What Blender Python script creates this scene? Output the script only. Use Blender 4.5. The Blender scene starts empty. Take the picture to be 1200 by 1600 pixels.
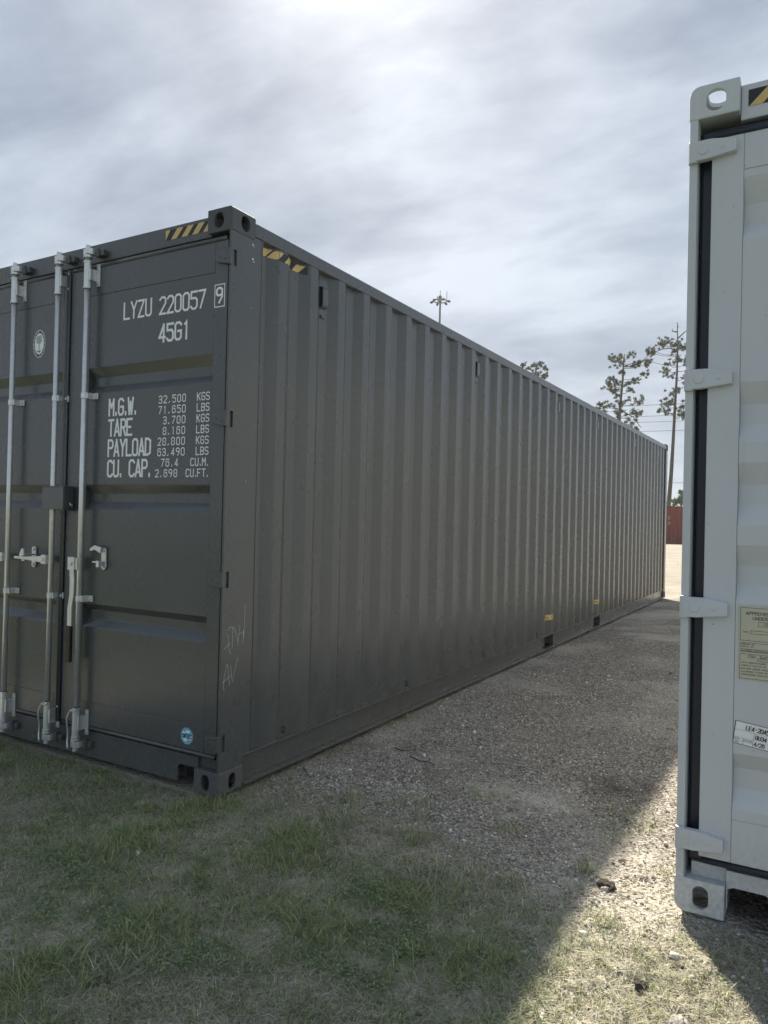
import bpy, bmesh, math, random
import numpy as np
from mathutils import Vector, Matrix
sc = bpy.context.scene
COL = sc.collection
R = math.radians
rnd = random.Random(7)

# ------------------------------------------------------------ camera
YAW, PITCH, ROLL = 0.5273, 0.0083, 0.0234
f = Vector((-math.sin(YAW)*math.cos(PITCH), math.cos(YAW)*math.cos(PITCH), math.sin(PITCH)))
rt = Vector((math.cos(YAW), math.sin(YAW), 0)); up = rt.cross(f)
c_, s_ = math.cos(ROLL), math.sin(ROLL)
r2, u2 = c_*rt + s_*up, -s_*rt + c_*up
cam = bpy.data.cameras.new('camera'); cam.sensor_fit = 'VERTICAL'; cam.sensor_height = 36
cam.lens = 36*1168.4/1600; cam.clip_end = 6000; cam.clip_start = .05
co = bpy.data.objects.new('camera', cam); COL.objects.link(co)
co.matrix_world = Matrix(((r2.x, u2.x, -f.x, 2.5011), (r2.y, u2.y, -f.y, -2.7564), (r2.z, u2.z, -f.z, 1.3813), (0, 0, 0, 1)))
sc.camera = co

# ------------------------------------------------------------ sun, sky, exposure
SUN = Vector((-1.81, 2.82, 2.87)).normalized()
EL = math.asin(SUN.z)
sl = bpy.data.lights.new('sun', 'SUN'); sl.energy = 3.7; sl.angle = R(1.1); sl.color = (1, .89, .72)
so = bpy.data.objects.new('sun', sl); COL.objects.link(so)
so.rotation_euler = SUN.to_track_quat('Z', 'Y').to_euler(); so.location = (0, 0, 30)

W = bpy.data.worlds.new('World'); sc.world = W; W.use_nodes = True
nt = W.node_tree; nt.nodes.clear()
def N(t, **k):
    n = nt.nodes.new(t)
    for a, b in k.items(): setattr(n, a, b)
    return n
def sock(n, i, v):
    if hasattr(v, 'outputs'): v = v.outputs[0]
    if isinstance(v, bpy.types.NodeSocket): n.id_data.links.new(v, n.inputs[i])
    else: n.inputs[i].default_value = v
def math_(op, a, b=0., clamp=False):
    n = N('ShaderNodeMath', operation=op, use_clamp=clamp); sock(n, 0, a); sock(n, 1, b); return n
def vmath(op, a, b=(0, 0, 0)):
    n = N('ShaderNodeVectorMath', operation=op); sock(n, 0, a); sock(n, 1, b); return n
def mixc(fac, a, b, bt='MIX'):
    n = N('ShaderNodeMix', data_type='RGBA', blend_type=bt)
    for i, v in ((0, fac), (6, a), (7, b)):
        if isinstance(v, tuple) and len(v) == 3: v = (*v, 1)
        if hasattr(v, 'outputs') and v.bl_idname == 'ShaderNodeMix': v = v.outputs[2]
        sock(n, i, v)
    return n
def ramp(fac, stops, interp='LINEAR'):
    n = N('ShaderNodeValToRGB'); cr = n.color_ramp; cr.interpolation = interp
    while len(cr.elements) < len(stops): cr.elements.new(.5)
    for e, (p, c) in zip(cr.elements, stops):
        e.position = p; e.color = (c, c, c, 1) if isinstance(c, (int, float)) else (*c, 1)
    sock(n, 0, fac); return n
def noise(vec, scale, detail=4, rough=.55, dist=0., w=None):
    n = N('ShaderNodeTexNoise'); sock(n, 'Vector', vec); sock(n, 'Scale', scale); sock(n, 'Detail', detail)
    sock(n, 'Roughness', rough); sock(n, 'Distortion', dist); return n

tc = N('ShaderNodeTexCoord'); d = vmath('NORMALIZE', tc.outputs['Generated'])
sep = N('ShaderNodeSeparateXYZ'); sock(sep, 0, d)
zz = math_('ADD', math_('MAXIMUM', sep.outputs[2], 0.), .22)
pl = N('ShaderNodeVectorMath', operation='DIVIDE'); cz = N('ShaderNodeCombineXYZ')
for i in range(3): sock(cz, i, zz)
sock(pl, 0, d); sock(pl, 1, cz)
mp = N('ShaderNodeMapping'); sock(mp, 0, pl); mp.inputs['Rotation'].default_value = (0, 0, R(-12)); mp.inputs['Scale'].default_value = (.85, 1.25, 1)
mp.inputs['Location'].default_value = (3.1, 1.7, 0)
n1 = noise(mp, 1.9, 9, .56, .25); n2 = noise(pl, .9, 5, .5, .3)
mp2 = N('ShaderNodeMapping'); sock(mp2, 0, pl); mp2.inputs['Rotation'].default_value = (0, 0, R(24)); mp2.inputs['Scale'].default_value = (1.0, 2.2, 1)
n3 = noise(mp2, 2.6, 9, .62, .5)
cl = math_('ADD', math_('ADD', math_('MULTIPLY', n1, .55), math_('MULTIPLY', n2, .42)), math_('MULTIPLY', n3, .20))
cloudf = ramp(cl, [(.47, 0.), (.575, .42), (.70, 1.)], 'LINEAR')
cdot = N('ShaderNodeVectorMath', operation='DOT_PRODUCT'); sock(cdot, 0, d); cdot.inputs[1].default_value = SUN
cs = math_('MAXIMUM', cdot.outputs['Value'], 0.)
glow = math_('ADD', math_('ADD', math_('MULTIPLY', math_('POWER', cs, 3), .09), math_('MULTIPLY', math_('POWER', cs, 25), .05)), math_('MULTIPLY', math_('POWER', cs, 150), .45))
hor = math_('POWER', math_('SUBTRACT', 1., math_('MAXIMUM', sep.outputs[2], 0.)), 5)
cloud_col = mixc(cloudf, (.140, .182, .252), (.365, .42, .49))
cloud_col = mixc(math_('MULTIPLY', hor, .8), cloud_col, (.44, .49, .55))
gl = mixc(1., (0, 0, 0), (1., .985, .95))
glc = N('ShaderNodeVectorMath', operation='SCALE'); glc.inputs[0].default_value = (1., .985, .96); sock(glc, 'Scale', math_('MULTIPLY', glow, math_('ADD', math_('MULTIPLY', cloudf, .75), .4)))
addg = mixc(1., cloud_col, glc, 'ADD')
sky = N('ShaderNodeTexSky', sky_type='NISHITA', sun_disc=False)
sky.sun_elevation = EL; sky.sun_rotation = math.atan2(SUN.x, SUN.y); sky.dust_density = 2.
skys = N('ShaderNodeVectorMath', operation='SCALE'); sock(skys, 0, sky); skys.inputs['Scale'].default_value = 1.
bg1 = N('ShaderNodeBackground'); sock(bg1, 0, sky); bg1.inputs[1].default_value = .05
bg2 = N('ShaderNodeBackground'); nt.links.new(addg.outputs[2], bg2.inputs[0]); bg2.inputs[1].default_value = .50
ms = N('ShaderNodeMixShader'); ms.inputs[0].default_value = .94
nt.links.new(bg1.outputs[0], ms.inputs[1]); nt.links.new(bg2.outputs[0], ms.inputs[2])
wo = N('ShaderNodeOutputWorld'); nt.links.new(ms.outputs[0], wo.inputs[0])

vs = sc.view_settings; vs.view_transform = 'Standard'; vs.look = 'None'; vs.gamma = 1; vs.use_curve_mapping = False
vs.exposure = 1.68
sc.render.engine = 'CYCLES'
sc.cycles.use_denoising = True; sc.cycles.max_bounces = 6; sc.cycles.diffuse_bounces = 3; sc.cycles.glossy_bounces = 3
sc.cycles.caustics_reflective = False; sc.cycles.caustics_refractive = False

# ------------------------------------------------------------ materials
def mat_begin(name):
    global nt
    m = bpy.data.materials.new(name); m.use_nodes = True; nt = m.node_tree
    return m, nt.nodes['Principled BSDF']
def setp(b, **k):
    for a, v in k.items():
        a = a.replace('_', ' ')
        if hasattr(v, 'outputs') and v.bl_idname == 'ShaderNodeMix': v = v.outputs[2]
        if a == 'Base Color' and isinstance(v, tuple): v = (*v[:3], 1)
        sock(b, a, v)
def bump(b, h, strength=.3, dist=.01):
    n = N('ShaderNodeBump'); sock(n, 'Strength', strength); sock(n, 'Distance', dist)
    sock(n, 'Height', h); nt.links.new(n.outputs[0], b.inputs['Normal']); return n
def wpos():
    return N('ShaderNodeNewGeometry').outputs['Position']
def paint(name, col, dirt, rough=.42, dirt_amt=.35, chips=0., rust=0.):
    m, b = mat_begin(name); p = wpos()
    a = noise(p, 2.2, 6, .6); st = N('ShaderNodeMapping'); sock(st, 0, p); st.inputs['Scale'].default_value = (9, 9, .7)
    s = noise(st, 1., 5, .6); g = noise(p, 60, 3, .6)
    dm = math_('MULTIPLY', ramp(math_('MULTIPLY', math_('ADD', a, s), .5), [(.45, 0.), (.75, 1.)]), dirt_amt)
    sz = N('ShaderNodeSeparateXYZ'); sock(sz, 0, p)
    low = math_('MULTIPLY', ramp(sz.outputs[2], [(0., 1.), (.45, 0.)], 'EASE'), math_('MULTIPLY', ramp(g, [(.35, 0.), (.7, 1.)]), .5))
    c = mixc(dm, col, tuple(x*.8+y*.2 for x, y in zip(col, dirt)))
    c = mixc(low, c, dirt)
    if chips:
        ch = ramp(noise(p, 38, 4, .7), [(.69, 0.), (.71, 1.)])
        c = mixc(math_('MULTIPLY', ch, chips), c, (.05, .045, .045))
    if rust:
        sm = N('ShaderNodeMapping'); sock(sm, 0, p); sm.inputs['Scale'].default_value = (26, 26, 1.6)
        rr = math_('MULTIPLY', ramp(noise(sm, 1., 5, .65), [(.60, 0.), (.72, 1.)]), ramp(noise(p, 1.7, 4, .6), [(.5, 0.), (.65, 1.)]))
        c = mixc(math_('MULTIPLY', rr, rust), c, (.24, .13, .06))
        c = mixc(math_('MULTIPLY', ramp(noise(p, 55, 4, .7), [(.70, 0.), (.72, 1.)]), .8), c, (.09, .07, .06))
    else:
        sm = N('ShaderNodeMapping'); sock(sm, 0, p); sm.inputs['Scale'].default_value = (30, 30, 2.2)
        c = mixc(math_('MULTIPLY', ramp(noise(sm, 1., 5, .7), [(.62, 0.), (.75, 1.)]), .12), c, dirt)
        b.inputs['Specular IOR Level'].default_value = .6
    setp(b, Base_Color=c, Roughness=math_('ADD', math_('MULTIPLY', a, .26), rough-.1))
    h = math_('ADD', math_('MULTIPLY', noise(p, 2.6, 3), 1.), math_('MULTIPLY', g, .025))
    bump(b, h, .45, .008)
    return m
def flat(name, col, rough=.6, metal=0., bumpscale=0, vary=0.):
    m, b = mat_begin(name); c = col
    if vary: c = mixc(noise(wpos(), 35, 4, .6), tuple(x*(1-vary) for x in col), tuple(min(1, x*(1+vary)) for x in col))
    setp(b, Base_Color=c, Roughness=rough, Metallic=metal)
    if bumpscale: bump(b, noise(wpos(), bumpscale, 4), .3, .003)
    return m
M = {}
M['dark'] = paint('dark_grey_paint', (.070, .078, .082), (.17, .165, .14), .25, .45)
M['darkcast'] = paint('dark_grey_casting_paint', (.070, .078, .083), (.17, .165, .14), .68, .5)
M['pale'] = paint('pale_grey_paint', (.55, .585, .62), (.22, .2, .16), .42, .5, .0, .35)
M['palecast'] = paint('pale_grey_casting_paint', (.555, .59, .615), (.2, .18, .15), .5, .5, 1.)
M['red'] = paint('weathered_red_paint', (.20, .045, .03), (.14, .1, .08), .6, .7)
M['inner'] = flat('bare_casting_cavity', (.05, .045, .042), .8, 0, 40, .3)
M['rubber'] = flat('black_rubber_gasket', (.012, .019, .034), .42)
M['galv'] = flat('galvanised_steel', (.66, .68, .675), .33, .6, 25, .18)
M['white'] = flat('white_print', (.82, .85, .86), .6)
M['blackp'] = flat('black_print', (.012, .013, .016), .5)
M['grip'] = flat('black_plastic_grip', (.01, .01, .012), .35)
M['yellow'] = flat('yellow_tape', (.62, .45, .17), .5, 0, 0, .1)
M['navy'] = flat('navy_print', (.035, .05, .12), .5)
M['sage'] = flat('sage_print', (.30, .40, .36), .5)
M['lblue'] = flat('light_blue_print', (.16, .46, .62), .4)
M['dgreen'] = flat('dark_green_print', (.02, .09, .07), .5)
M['aged'] = flat('aged_plate', (.50, .50, .40), .45, .2, 0, .08)
M['plateink'] = flat('plate_lettering', (.07, .075, .065), .6)
M['chalk'] = flat('green_chalk', (.40, .48, .44), .9)
M['wood'] = flat('container_floor_wood', (.12, .08, .05), .8)
M['bark'] = flat('pine_bark', (.085, .078, .07), .9, 0, 3, .3)
M['steelgrey'] = flat('weathered_mast_steel', (.22, .23, .23), .6, .3)
M['lampglass'] = flat('lamp_housing', (.04, .042, .045), .7)
M['wire'] = flat('overhead_wire', (.06, .06, .065), .6)
M['twig'] = flat('dead_twig', (.055, .042, .032), .9)
M['rock'] = flat('pale_rock', (.36, .345, .32), .9, 0, 60, .5)
M['clod'] = flat('dark_soil_clod', (.05, .040, .033), 1., 0, 60, .5)

def island(name, cols, rough=.85, attr=None, cols2=None, trans=0., k=1.):
    cols = [tuple(min(.85, x*k) for x in c) for c in cols]; cols2 = cols2 and [tuple(min(.85, x*k) for x in c) for c in cols2]
    m, b = mat_begin(name); g = N('ShaderNodeNewGeometry')
    n = len(cols); c = ramp(g.outputs['Random Per Island'], [((i+.5)/n, cols[i]) for i in range(n)], 'LINEAR')
    if attr:
        c2 = ramp(g.outputs['Random Per Island'], [((i+.5)/len(cols2), cols2[i]) for i in range(len(cols2))])
        at = N('ShaderNodeAttribute', attribute_name=attr); c = mixc(at.outputs['Fac'], c, c2)
    setp(b, Base_Color=c, Roughness=rough)
    if trans:
        t = N('ShaderNodeBsdfTranslucent'); sock(t, 0, c.outputs[2] if c.bl_idname == 'ShaderNodeMix' else c)
        mx = N('ShaderNodeMixShader'); mx.inputs[0].default_value = trans
        nt.links.new(b.outputs[0], mx.inputs[1]); nt.links.new(t.outputs[0], mx.inputs[2])
        nt.links.new(mx.outputs[0], nt.nodes['Material Output'].inputs[0])
    return m
M['needles'] = island('pine_needles', [(.06, .075, .05), (.10, .12, .08), (.075, .09, .065), (.13, .15, .11)], .7, trans=.2)  # needle greens lightened, distance haze put into the colour
M['leaves'] = island('shrub_leaves', [(.06, .09, .03), (.10, .13, .05), (.13, .15, .07)], .7, trans=.3)
M['stone'] = island('gravel_stones', [(.14, .13, .118), (.37, .34, .30), (.22, .205, .185), (.48, .455, .415), (.29, .265, .23), (.74, .72, .68), (.17, .155, .14), (.39, .36, .32)], .9, k=1.15)
M['grass'] = island('grass_blades', [(.22, .29, .12), (.32, .39, .17), (.50, .53, .30), (.14, .19, .09), (.26, .31, .17), (.12, .155, .07)], .65, 'dry',
                    [(.42, .40, .30), (.62, .58, .45), (.22, .21, .16), (.85, .82, .68), (.34, .33, .25), (.16, .15, .11)], .5, k=1.2)
M['clover'] = island('ground_cover_leaves', [(.14, .21, .10), (.20, .27, .13), (.28, .34, .17)], .55, trans=.25)

# ground material
m, b = mat_begin('gravel_ground'); M['ground'] = m
p = wpos(); vo = N('ShaderNodeTexVoronoi'); sock(vo, 'Vector', p); vo.inputs['Scale'].default_value = 75
vo2 = N('ShaderNodeTexVoronoi'); sock(vo2, 'Vector', p); vo2.inputs['Scale'].default_value = 34
sv = N('ShaderNodeSeparateColor'); sock(sv, 0, vo.outputs['Color']); sv2 = N('ShaderNodeSeparateColor'); sock(sv2, 0, vo2.outputs['Color'])
peb = ramp(sv.outputs[0], [(0., (.13, .12, .105)), (.4, (.27, .25, .22)), (.75, (.38, .355, .32)), (1., (.68, .66, .62))])
peb2 = ramp(sv2.outputs[1], [(0., (.18, .165, .145)), (.6, (.34, .315, .28)), (1., (.53, .505, .46))])
c = mixc(.45, peb, peb2)
c = mixc(ramp(vo.outputs['Distance'], [(.35, 0.), (.75, 1.)]), c, (.095, .083, .07))
patch = ramp(noise(p, .85, 5, .6, .4), [(.48, 0.), (.62, 1.)]); sand = mixc(noise(p, 90, 3, .7), (.33, .31, .28), (.55, .52, .47))
c = mixc(math_('MULTIPLY', patch, .75), c, sand)
dp = N('ShaderNodeMapping', vector_type='TEXTURE'); sock(dp, 0, p); dp.inputs['Scale'].default_value = (2.6, .55, 1); dp.inputs['Rotation'].default_value = (0, 0, R(28))
c = mixc(math_('MULTIPLY', ramp(noise(dp, .9, 5, .6), [(.5, 0.), (.7, 1.)]), .5), c, (.15, .15, .155))
# soil that shows between the grass of the foreground
at4 = N('ShaderNodeAttribute', attribute_name='turf'); at = N('ShaderNodeAttribute', attribute_name='soil'); soil = mixc(noise(p, 45, 5, .7), (.18, .175, .13), (.44, .425, .34))
c = mixc(at.outputs['Fac'], c, soil)
turfc = mixc(noise(p, 30, 6, .7), (.035, .048, .02), (.10, .12, .06)); c = mixc(at4.outputs['Fac'], c, turfc)  # turf out of view, darkened to cut bounce light onto the doors
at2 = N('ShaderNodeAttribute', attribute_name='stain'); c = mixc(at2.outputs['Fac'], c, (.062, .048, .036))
# the open yard beyond the containers is bleached, sandy and rutted
at3 = N('ShaderNodeAttribute', attribute_name='yard')
rp = N('ShaderNodeMapping', vector_type='TEXTURE'); sock(rp, 0, p); rp.inputs['Scale'].default_value = (3.5, .9, 1); rp.inputs['Rotation'].default_value = (0, 0, R(26))
yardc = mixc(ramp(noise(rp, 1.3, 6, .65), [(.35, 0.), (.65, 1.)]), (.17, .16, .135), (.33, .305, .255))
c = mixc(math_('MULTIPLY', at3.outputs['Fac'], .75), c, yardc)
ks = N('ShaderNodeVectorMath', operation='SCALE'); sock(ks, 0, c.outputs[2]); ks.inputs['Scale'].default_value = 1.15
setp(b, Base_Color=ks, Roughness=.95)
h = math_('ADD', math_('MULTIPLY', vo.outputs['Distance'], -1.), math_('ADD', math_('MULTIPLY', vo2.outputs['Distance'], -1.2), math_('MULTIPLY', noise(p, 160, 3, .7), .6)))
bump(b, h, .9, .008)

# ------------------------------------------------------------ mesh helpers
class MB:
    def __init__(s): s.v = []; s.f = []
    def add(s, vs, fs):
        o = len(s.v); s.v += [tuple(v) for v in vs]; s.f += [[i+o for i in f] for f in fs]; return s
    def box(s, x0, x1, y0, y1, z0, z1):
        return s.add([(x0, y0, z0), (x1, y0, z0), (x1, y1, z0), (x0, y1, z0), (x0, y0, z1), (x1, y0, z1), (x1, y1, z1), (x0, y1, z1)],
              [(0, 3, 2, 1), (4, 5, 6, 7), (0, 1, 5, 4), (1, 2, 6, 5), (2, 3, 7, 6), (3, 0, 4, 7)])
    def tube(s, pts, r, n=10, cap=True):
        pts = [Vector(p) for p in pts]; rs = r if isinstance(r, (list, tuple)) else [r]*len(pts)
        o = len(s.v); prev = None
        for i, p in enumerate(pts):
            t = (pts[min(i+1, len(pts)-1)]-pts[max(i-1, 0)]).normalized()
            if prev is None: a = t.orthogonal().normalized()
            else: a = (prev-t*prev.dot(t)).normalized()
            prev = a; bb = t.cross(a)
            for k in range(n):
                an = 2*math.pi*k/n; s.v.append(tuple(p+rs[i]*(math.cos(an)*a+math.sin(an)*bb)))
        for i in range(len(pts)-1):
            for k in range(n):
                s.f.append([o+i*n+k, o+i*n+(k+1) % n, o+(i+1)*n+(k+1) % n, o+(i+1)*n+k])
        if cap: s.f.append([o+k for k in range(n)][::-1]); s.f.append([o+(len(pts)-1)*n+k for k in range(n)])
        return s
    def prism(s, poly, a, b_, axis):
        """poly: 2D outline; extruded from a to b_ along axis (0,1,2); the 2D coords are the other two axes in order"""
        def P(q, w):
            l = list(q); l.insert(axis, w); return tuple(l)
        n = len(poly); o = len(s.v); s.v += [P(q, a) for q in poly]+[P(q, b_) for q in poly]
        s.f.append([o+i for i in range(n)]); s.f.append([o+n+i for i in range(n)][::-1])
        for i in range(n): s.f.append([o+i, o+n+i, o+n+(i+1) % n, o+(i+1) % n])
        return s
    def mesh(s, name, mat, smooth=False):
        me = bpy.data.meshes.new(name); me.from_pydata(s.v, [], s.f)
        bm = bmesh.new(); bm.from_mesh(me); bmesh.ops.recalc_face_normals(bm, faces=bm.faces); bm.to_mesh(me); bm.free()
        me.materials.append(mat)
        if smooth: me.polygons.foreach_set('use_smooth', [True]*len(me.polygons))
        return me
    def build(s, name, mat, parent=None, bev=0., smooth=False, seg=2):
        return link(name, s.mesh(name, mat, smooth), parent, bev, seg)
def link(name, me, parent=None, bev=0., seg=2):
    o = bpy.data.objects.new(name, me); COL.objects.link(o); o.parent = parent
    if bev:
        bv = o.modifiers.new('bevel', 'BEVEL'); bv.width = bev; bv.segments = seg; bv.limit_method = 'ANGLE'; bv.angle_limit = R(35)
    return o
def tag(o, label=None, cat=None, group=None, kind=None):
    for k, v in (('label', label), ('category', cat), ('group', group), ('kind', kind)):
        if v: o[k] = v
    return o
def empty(name, loc, rz=0):
    o = bpy.data.objects.new(name, None); COL.objects.link(o); o.location = loc; o.rotation_euler = (0, 0, rz); o.empty_display_size = .3; return o
def fastmesh(name, V, F, mat, attrs=None):
    """V (n,3), F (m,k) numpy -> mesh"""
    me = bpy.data.meshes.new(name); V = np.asarray(V, np.float32); F = np.asarray(F, np.int32)
    me.vertices.add(len(V)); me.vertices.foreach_set('co', V.ravel())
    k = F.shape[1]; me.loops.add(F.size); me.loops.foreach_set('vertex_index', F.ravel())
    me.polygons.add(len(F)); me.polygons.foreach_set('loop_start', np.arange(0, F.size, k, dtype=np.int32))
    me.update(calc_edges=True); me.validate(); me.materials.append(mat)
    for a, dat in (attrs or {}).items():
        at = me.attributes.new(a, 'FLOAT', 'POINT'); at.data.foreach_set('value', np.asarray(dat, np.float32))
    return me
# stroke lettering -----------------------------------------------------
GL = {'0': '10 01 07 18 38 47 41 30 10', '1': '17 28 20', '2': '07 18 38 47 45 00|00 40', '3': '07 18 38 47 45 34 14|34 43 41 30 10 01',
 '4': '30 38|38 02|02 42', '5': '48 08 05 35 44 41 30 10 01', '6': '47 38 18 07 01 10 30 41 44 35 05', '7': '08 48|48 10',
 '8': '14 05 07 18 38 47 45 34 14 03 01 10 30 41 43 34', '9': '45 47 38 18 07 05 14 34 45|46 43 20', 'A': '00 28|28 40|12 32',
 'B': '00 08|08 38 47 45 34 04|34 43 41 30 00', 'C': '47 38 18 07 01 10 30 41', 'D': '00 08 28 47 41 20 00', 'E': '48 08 00 40|04 34',
 'F': '48 08 00|04 34', 'G': '47 38 18 07 01 10 30 41 44 24', 'H': '00 08|40 48|04 44', 'I': '20 28', 'J': '48 41 30 10 01', 'K': '00 08|48 03|15 40',
 'L': '08 00 40', 'M': '00 08|08 24|24 48|48 40', 'N': '00 08|08 40|40 48', 'O': '10 01 07 18 38 47 41 30 10', 'P': '00 08|08 38 47 45 34 04',
 'Q': '10 01 07 18 38 47 41 30 10|22 40', 'R': '00 08|08 38 47 45 34 04|24 40', 'S': '47 38 18 07 05 14 34 43 41 30 10 01', 'T': '08 48|28 20',
 'U': '08 01 10 30 41 48', 'V': '08 20|20 48', 'W': '08 10|10 26|26 30|30 48', 'X': '00 48|08 40', 'Y': '08 24|48 24|24 20', 'Z': '08 48|48 00|00 40',
 '.': '20 21', ',': '21 10', '-': '14 34', '/': '00 48', '!': '28 23|20 21'}
def strip(mb, pts, wd, place, lift):
    pts = [Vector(p) for p in pts]; closed = (pts[0]-pts[-1]).length < 1e-6
    if closed: pts = pts[:-1]
    n = len(pts); L = []
    for i, p in enumerate(pts):
        a = pts[(i-1) % n] if (closed or i > 0) else None; c = pts[(i+1) % n] if (closed or i < n-1) else None
        d1 = (p-a).normalized() if a is not None else (c-p).normalized(); d2 = (c-p).normalized() if c is not None else d1
        n1 = Vector((-d1.y, d1.x)); n2 = Vector((-d2.y, d2.x)); mm = (n1+n2)
        mm = n1 if mm.length < .3 else mm.normalized(); k = 1/max(.5, mm.dot(n1))
        q = p.copy()
        if a is None: q = q-d2*wd*.5
        if c is None: q = q+d1*wd*.5
        L.append((q+mm*wd*.5*k, q-mm*wd*.5*k))
    o = len(mb.v)
    for l, r in L: mb.v.append(place(l.x, l.y, lift)); mb.v.append(place(r.x, r.y, lift))
    for i in range(n if closed else n-1):
        j = (i+1) % n; mb.f.append([o+2*i, o+2*i+1, o+2*j+1, o+2*j])
def text(mb, s, x, y, h, adv, place, wd=.12, cw=None, right=False, dot=.55):
    """cap height h, advance adv, lower left at x,y (lower right when right=True); place(u,v,lift)->xyz"""
    cw = cw or adv*.72
    step = [adv*dot if ch in '.,!' else adv for ch in s]
    if right: x = x-sum(step)+(adv-cw)
    k = 0
    for ch, stp in zip(s, step):
        g = GL.get(ch)
        if g:
            for st in g.split('|'):
                x0 = x-(cw*.5-stp*.25 if ch in '.,!' else 0)
                pts = [(x0+int(q[0])/4*cw, y+int(q[1])/8*h*(1-wd)+wd*h*.5) for q in st.split()]
                strip(mb, pts, wd*h, place, .0002+.00018*(k % 5)); k += 1
        x += stp
def disc(mb, cx, cy, rx, ry, place, lift, n=32, r0=0.):
    o = len(mb.v)
    if r0:
        for i in range(n):
            a = 2*math.pi*i/n
            mb.v.append(place(cx+rx*math.cos(a), cy+ry*math.sin(a), lift)); mb.v.append(place(cx+rx*r0*math.cos(a), cy+ry*r0*math.sin(a), lift))
        for i in range(n):
            j = (i+1) % n; mb.f.append([o+2*i, o+2*j, o+2*j+1, o+2*i+1])
    else:
        for i in range(n):
            a = 2*math.pi*i/n; mb.v.append(place(cx+rx*math.cos(a), cy+ry*math.sin(a), lift))
        mb.f.append([o+i for i in range(n)])

# ------------------------------------------------------------ haze
m = bpy.data.materials.new('haze'); m.use_nodes = True; nt = m.node_tree; nt.nodes.clear(); M['haze'] = m
pv = N('ShaderNodeVolumePrincipled'); pv.inputs['Color'].default_value = (.93, .95, .97, 1); pv.inputs['Density'].default_value = .0005; pv.inputs['Anisotropy'].default_value = .1
ov = N('ShaderNodeOutputMaterial'); nt.links.new(pv.outputs[0], ov.inputs['Volume'])
tag(MB().box(-150, 150, -60, 160, -1.2, 36).build('haze', M['haze']), 'thin bright haze over the yard', kind='stuff')

# ------------------------------------------------------------ terrain noise
def vnoise(x, y, seed=0):
    xi = np.floor(x).astype(np.int64); yi = np.floor(y).astype(np.int64); xf = x-xi; yf = y-yi
    def hsh(a, b):
        n = (a*374761393+b*668265263+seed*1274126177) & 0xffffffff; n = ((n ^ (n >> 13))*1274126177) & 0xffffffff
        return ((n ^ (n >> 16)) & 0xffff)/65535.
    u = xf*xf*(3-2*xf); v = yf*yf*(3-2*yf)
    return (hsh(xi, yi)*(1-u)+hsh(xi+1, yi)*u)*(1-v)+(hsh(xi, yi+1)*(1-u)+hsh(xi+1, yi+1)*u)*v-.5
def fbm(x, y, f0, octs, seed=0, gain=.5):
    t = 0; a = 1
    for i in range(octs): t = t+a*vnoise(x*f0+17.3*i, y*f0-9.1*i, seed+i); f0 *= 2; a *= gain
    return t
def sstep(a, b_, x):
    t = np.clip((x-a)/(b_-a), 0, 1); return t*t*(3-2*t)
def height(x, y):
    h = .030*fbm(x, y, .9, 4, 1)+.010*fbm(x, y, 9, 3, 5)+(.007+.010*sstep(1.6, 2., x))*fbm(x, y, 22, 2, 8)*sstep(7, 4, np.hypot(x-2.5, y+2.75))
    far = sstep(3, 9, y)
    rut = sstep(2., 5., y)
    h = h+rut*.040*fbm(.28*(.864*x+.503*y), 2.0*(.864*y-.503*x), 1., 4, 11)
    inA = sstep(.35, .0, x)*sstep(-2.9, -2.5, x)*sstep(-.35, 0., y)*sstep(12.6, 12.2, y)
    inB = sstep(1.8, 2.1, x)*sstep(-.3, .05, y)*sstep(5, 4.6, x)
    h = h*(1-.8*np.maximum(inA, inB))-.012*inA-.006
    h = h+.035*np.exp(-((x-2.16)**2+(y-.14)**2)/.02)
    return h
def grassmask(x, y):
    """1 where the turf is thick, 0 on bare gravel"""
    w = .22*fbm(x, y, 2.2, 4, 21)
    # turf edge runs from the dark container's corner towards the pale container's corner
    d_ = np.where(x > 1.3, .42-.3*x+.25*(x-1.3), .42-.30*x)-y
    return np.clip(sstep(-.30, .45, d_+w*1.8), 0, 1)

# ------------------------------------------------------------ ground sheet
def axis(lo, hi, step, far, g=1.13):
    a = list(np.arange(lo, hi, step)); s = step; x = a[-1]
    while x < far: s *= g; x += s; a.append(x)
    s = step; x = lo; bk = []
    while x > -far: s *= g; x -= s; bk.append(x)
    return np.array(bk[::-1]+a)
gx = axis(-3.4, 3.4, .025, 3000); gy = axis(-2.4, 5.5, .025, 3000)
X, Y = np.meshgrid(gx, gy); Z = height(X, Y)
Z = Z-sstep(60, 400, np.hypot(X, Y))*.0
nx, ny = len(gx), len(gy); idx = np.arange(nx*ny).reshape(ny, nx)
F = np.stack([idx[:-1, :-1], idx[:-1, 1:], idx[1:, 1:], idx[1:, :-1]], -1).reshape(-1, 4)
gm = grassmask(X, Y)
soilm = np.clip(gm*(.75+.6*fbm(X, Y, 5, 3, 31)), 0, 1)*sstep(12, 6, np.hypot(X, Y))
sunny = sstep(1.7, 1.95, X)*sstep(1.6, .6, Y)
soilm = soilm*(1-.45*sunny)
turf = np.maximum(sstep(-1.9, -2.6, Y), sstep(-2.2, -3.4, X)*sstep(2., 0., Y))*sstep(60, 30, np.hypot(X, Y))*.9
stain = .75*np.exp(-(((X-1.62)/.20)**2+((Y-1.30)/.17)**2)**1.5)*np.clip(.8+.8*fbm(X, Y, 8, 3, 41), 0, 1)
yard = sstep(11.5, 14, Y+.4*fbm(X, Y, .6, 2, 77))
ground = link('ground', fastmesh('ground', np.stack([X, Y, Z], -1).reshape(-1, 3), F, M['ground'], {'soil': soilm.ravel(), 'stain': stain.ravel(), 'yard': yard.ravel(), 'turf': turf.ravel()}))
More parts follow.
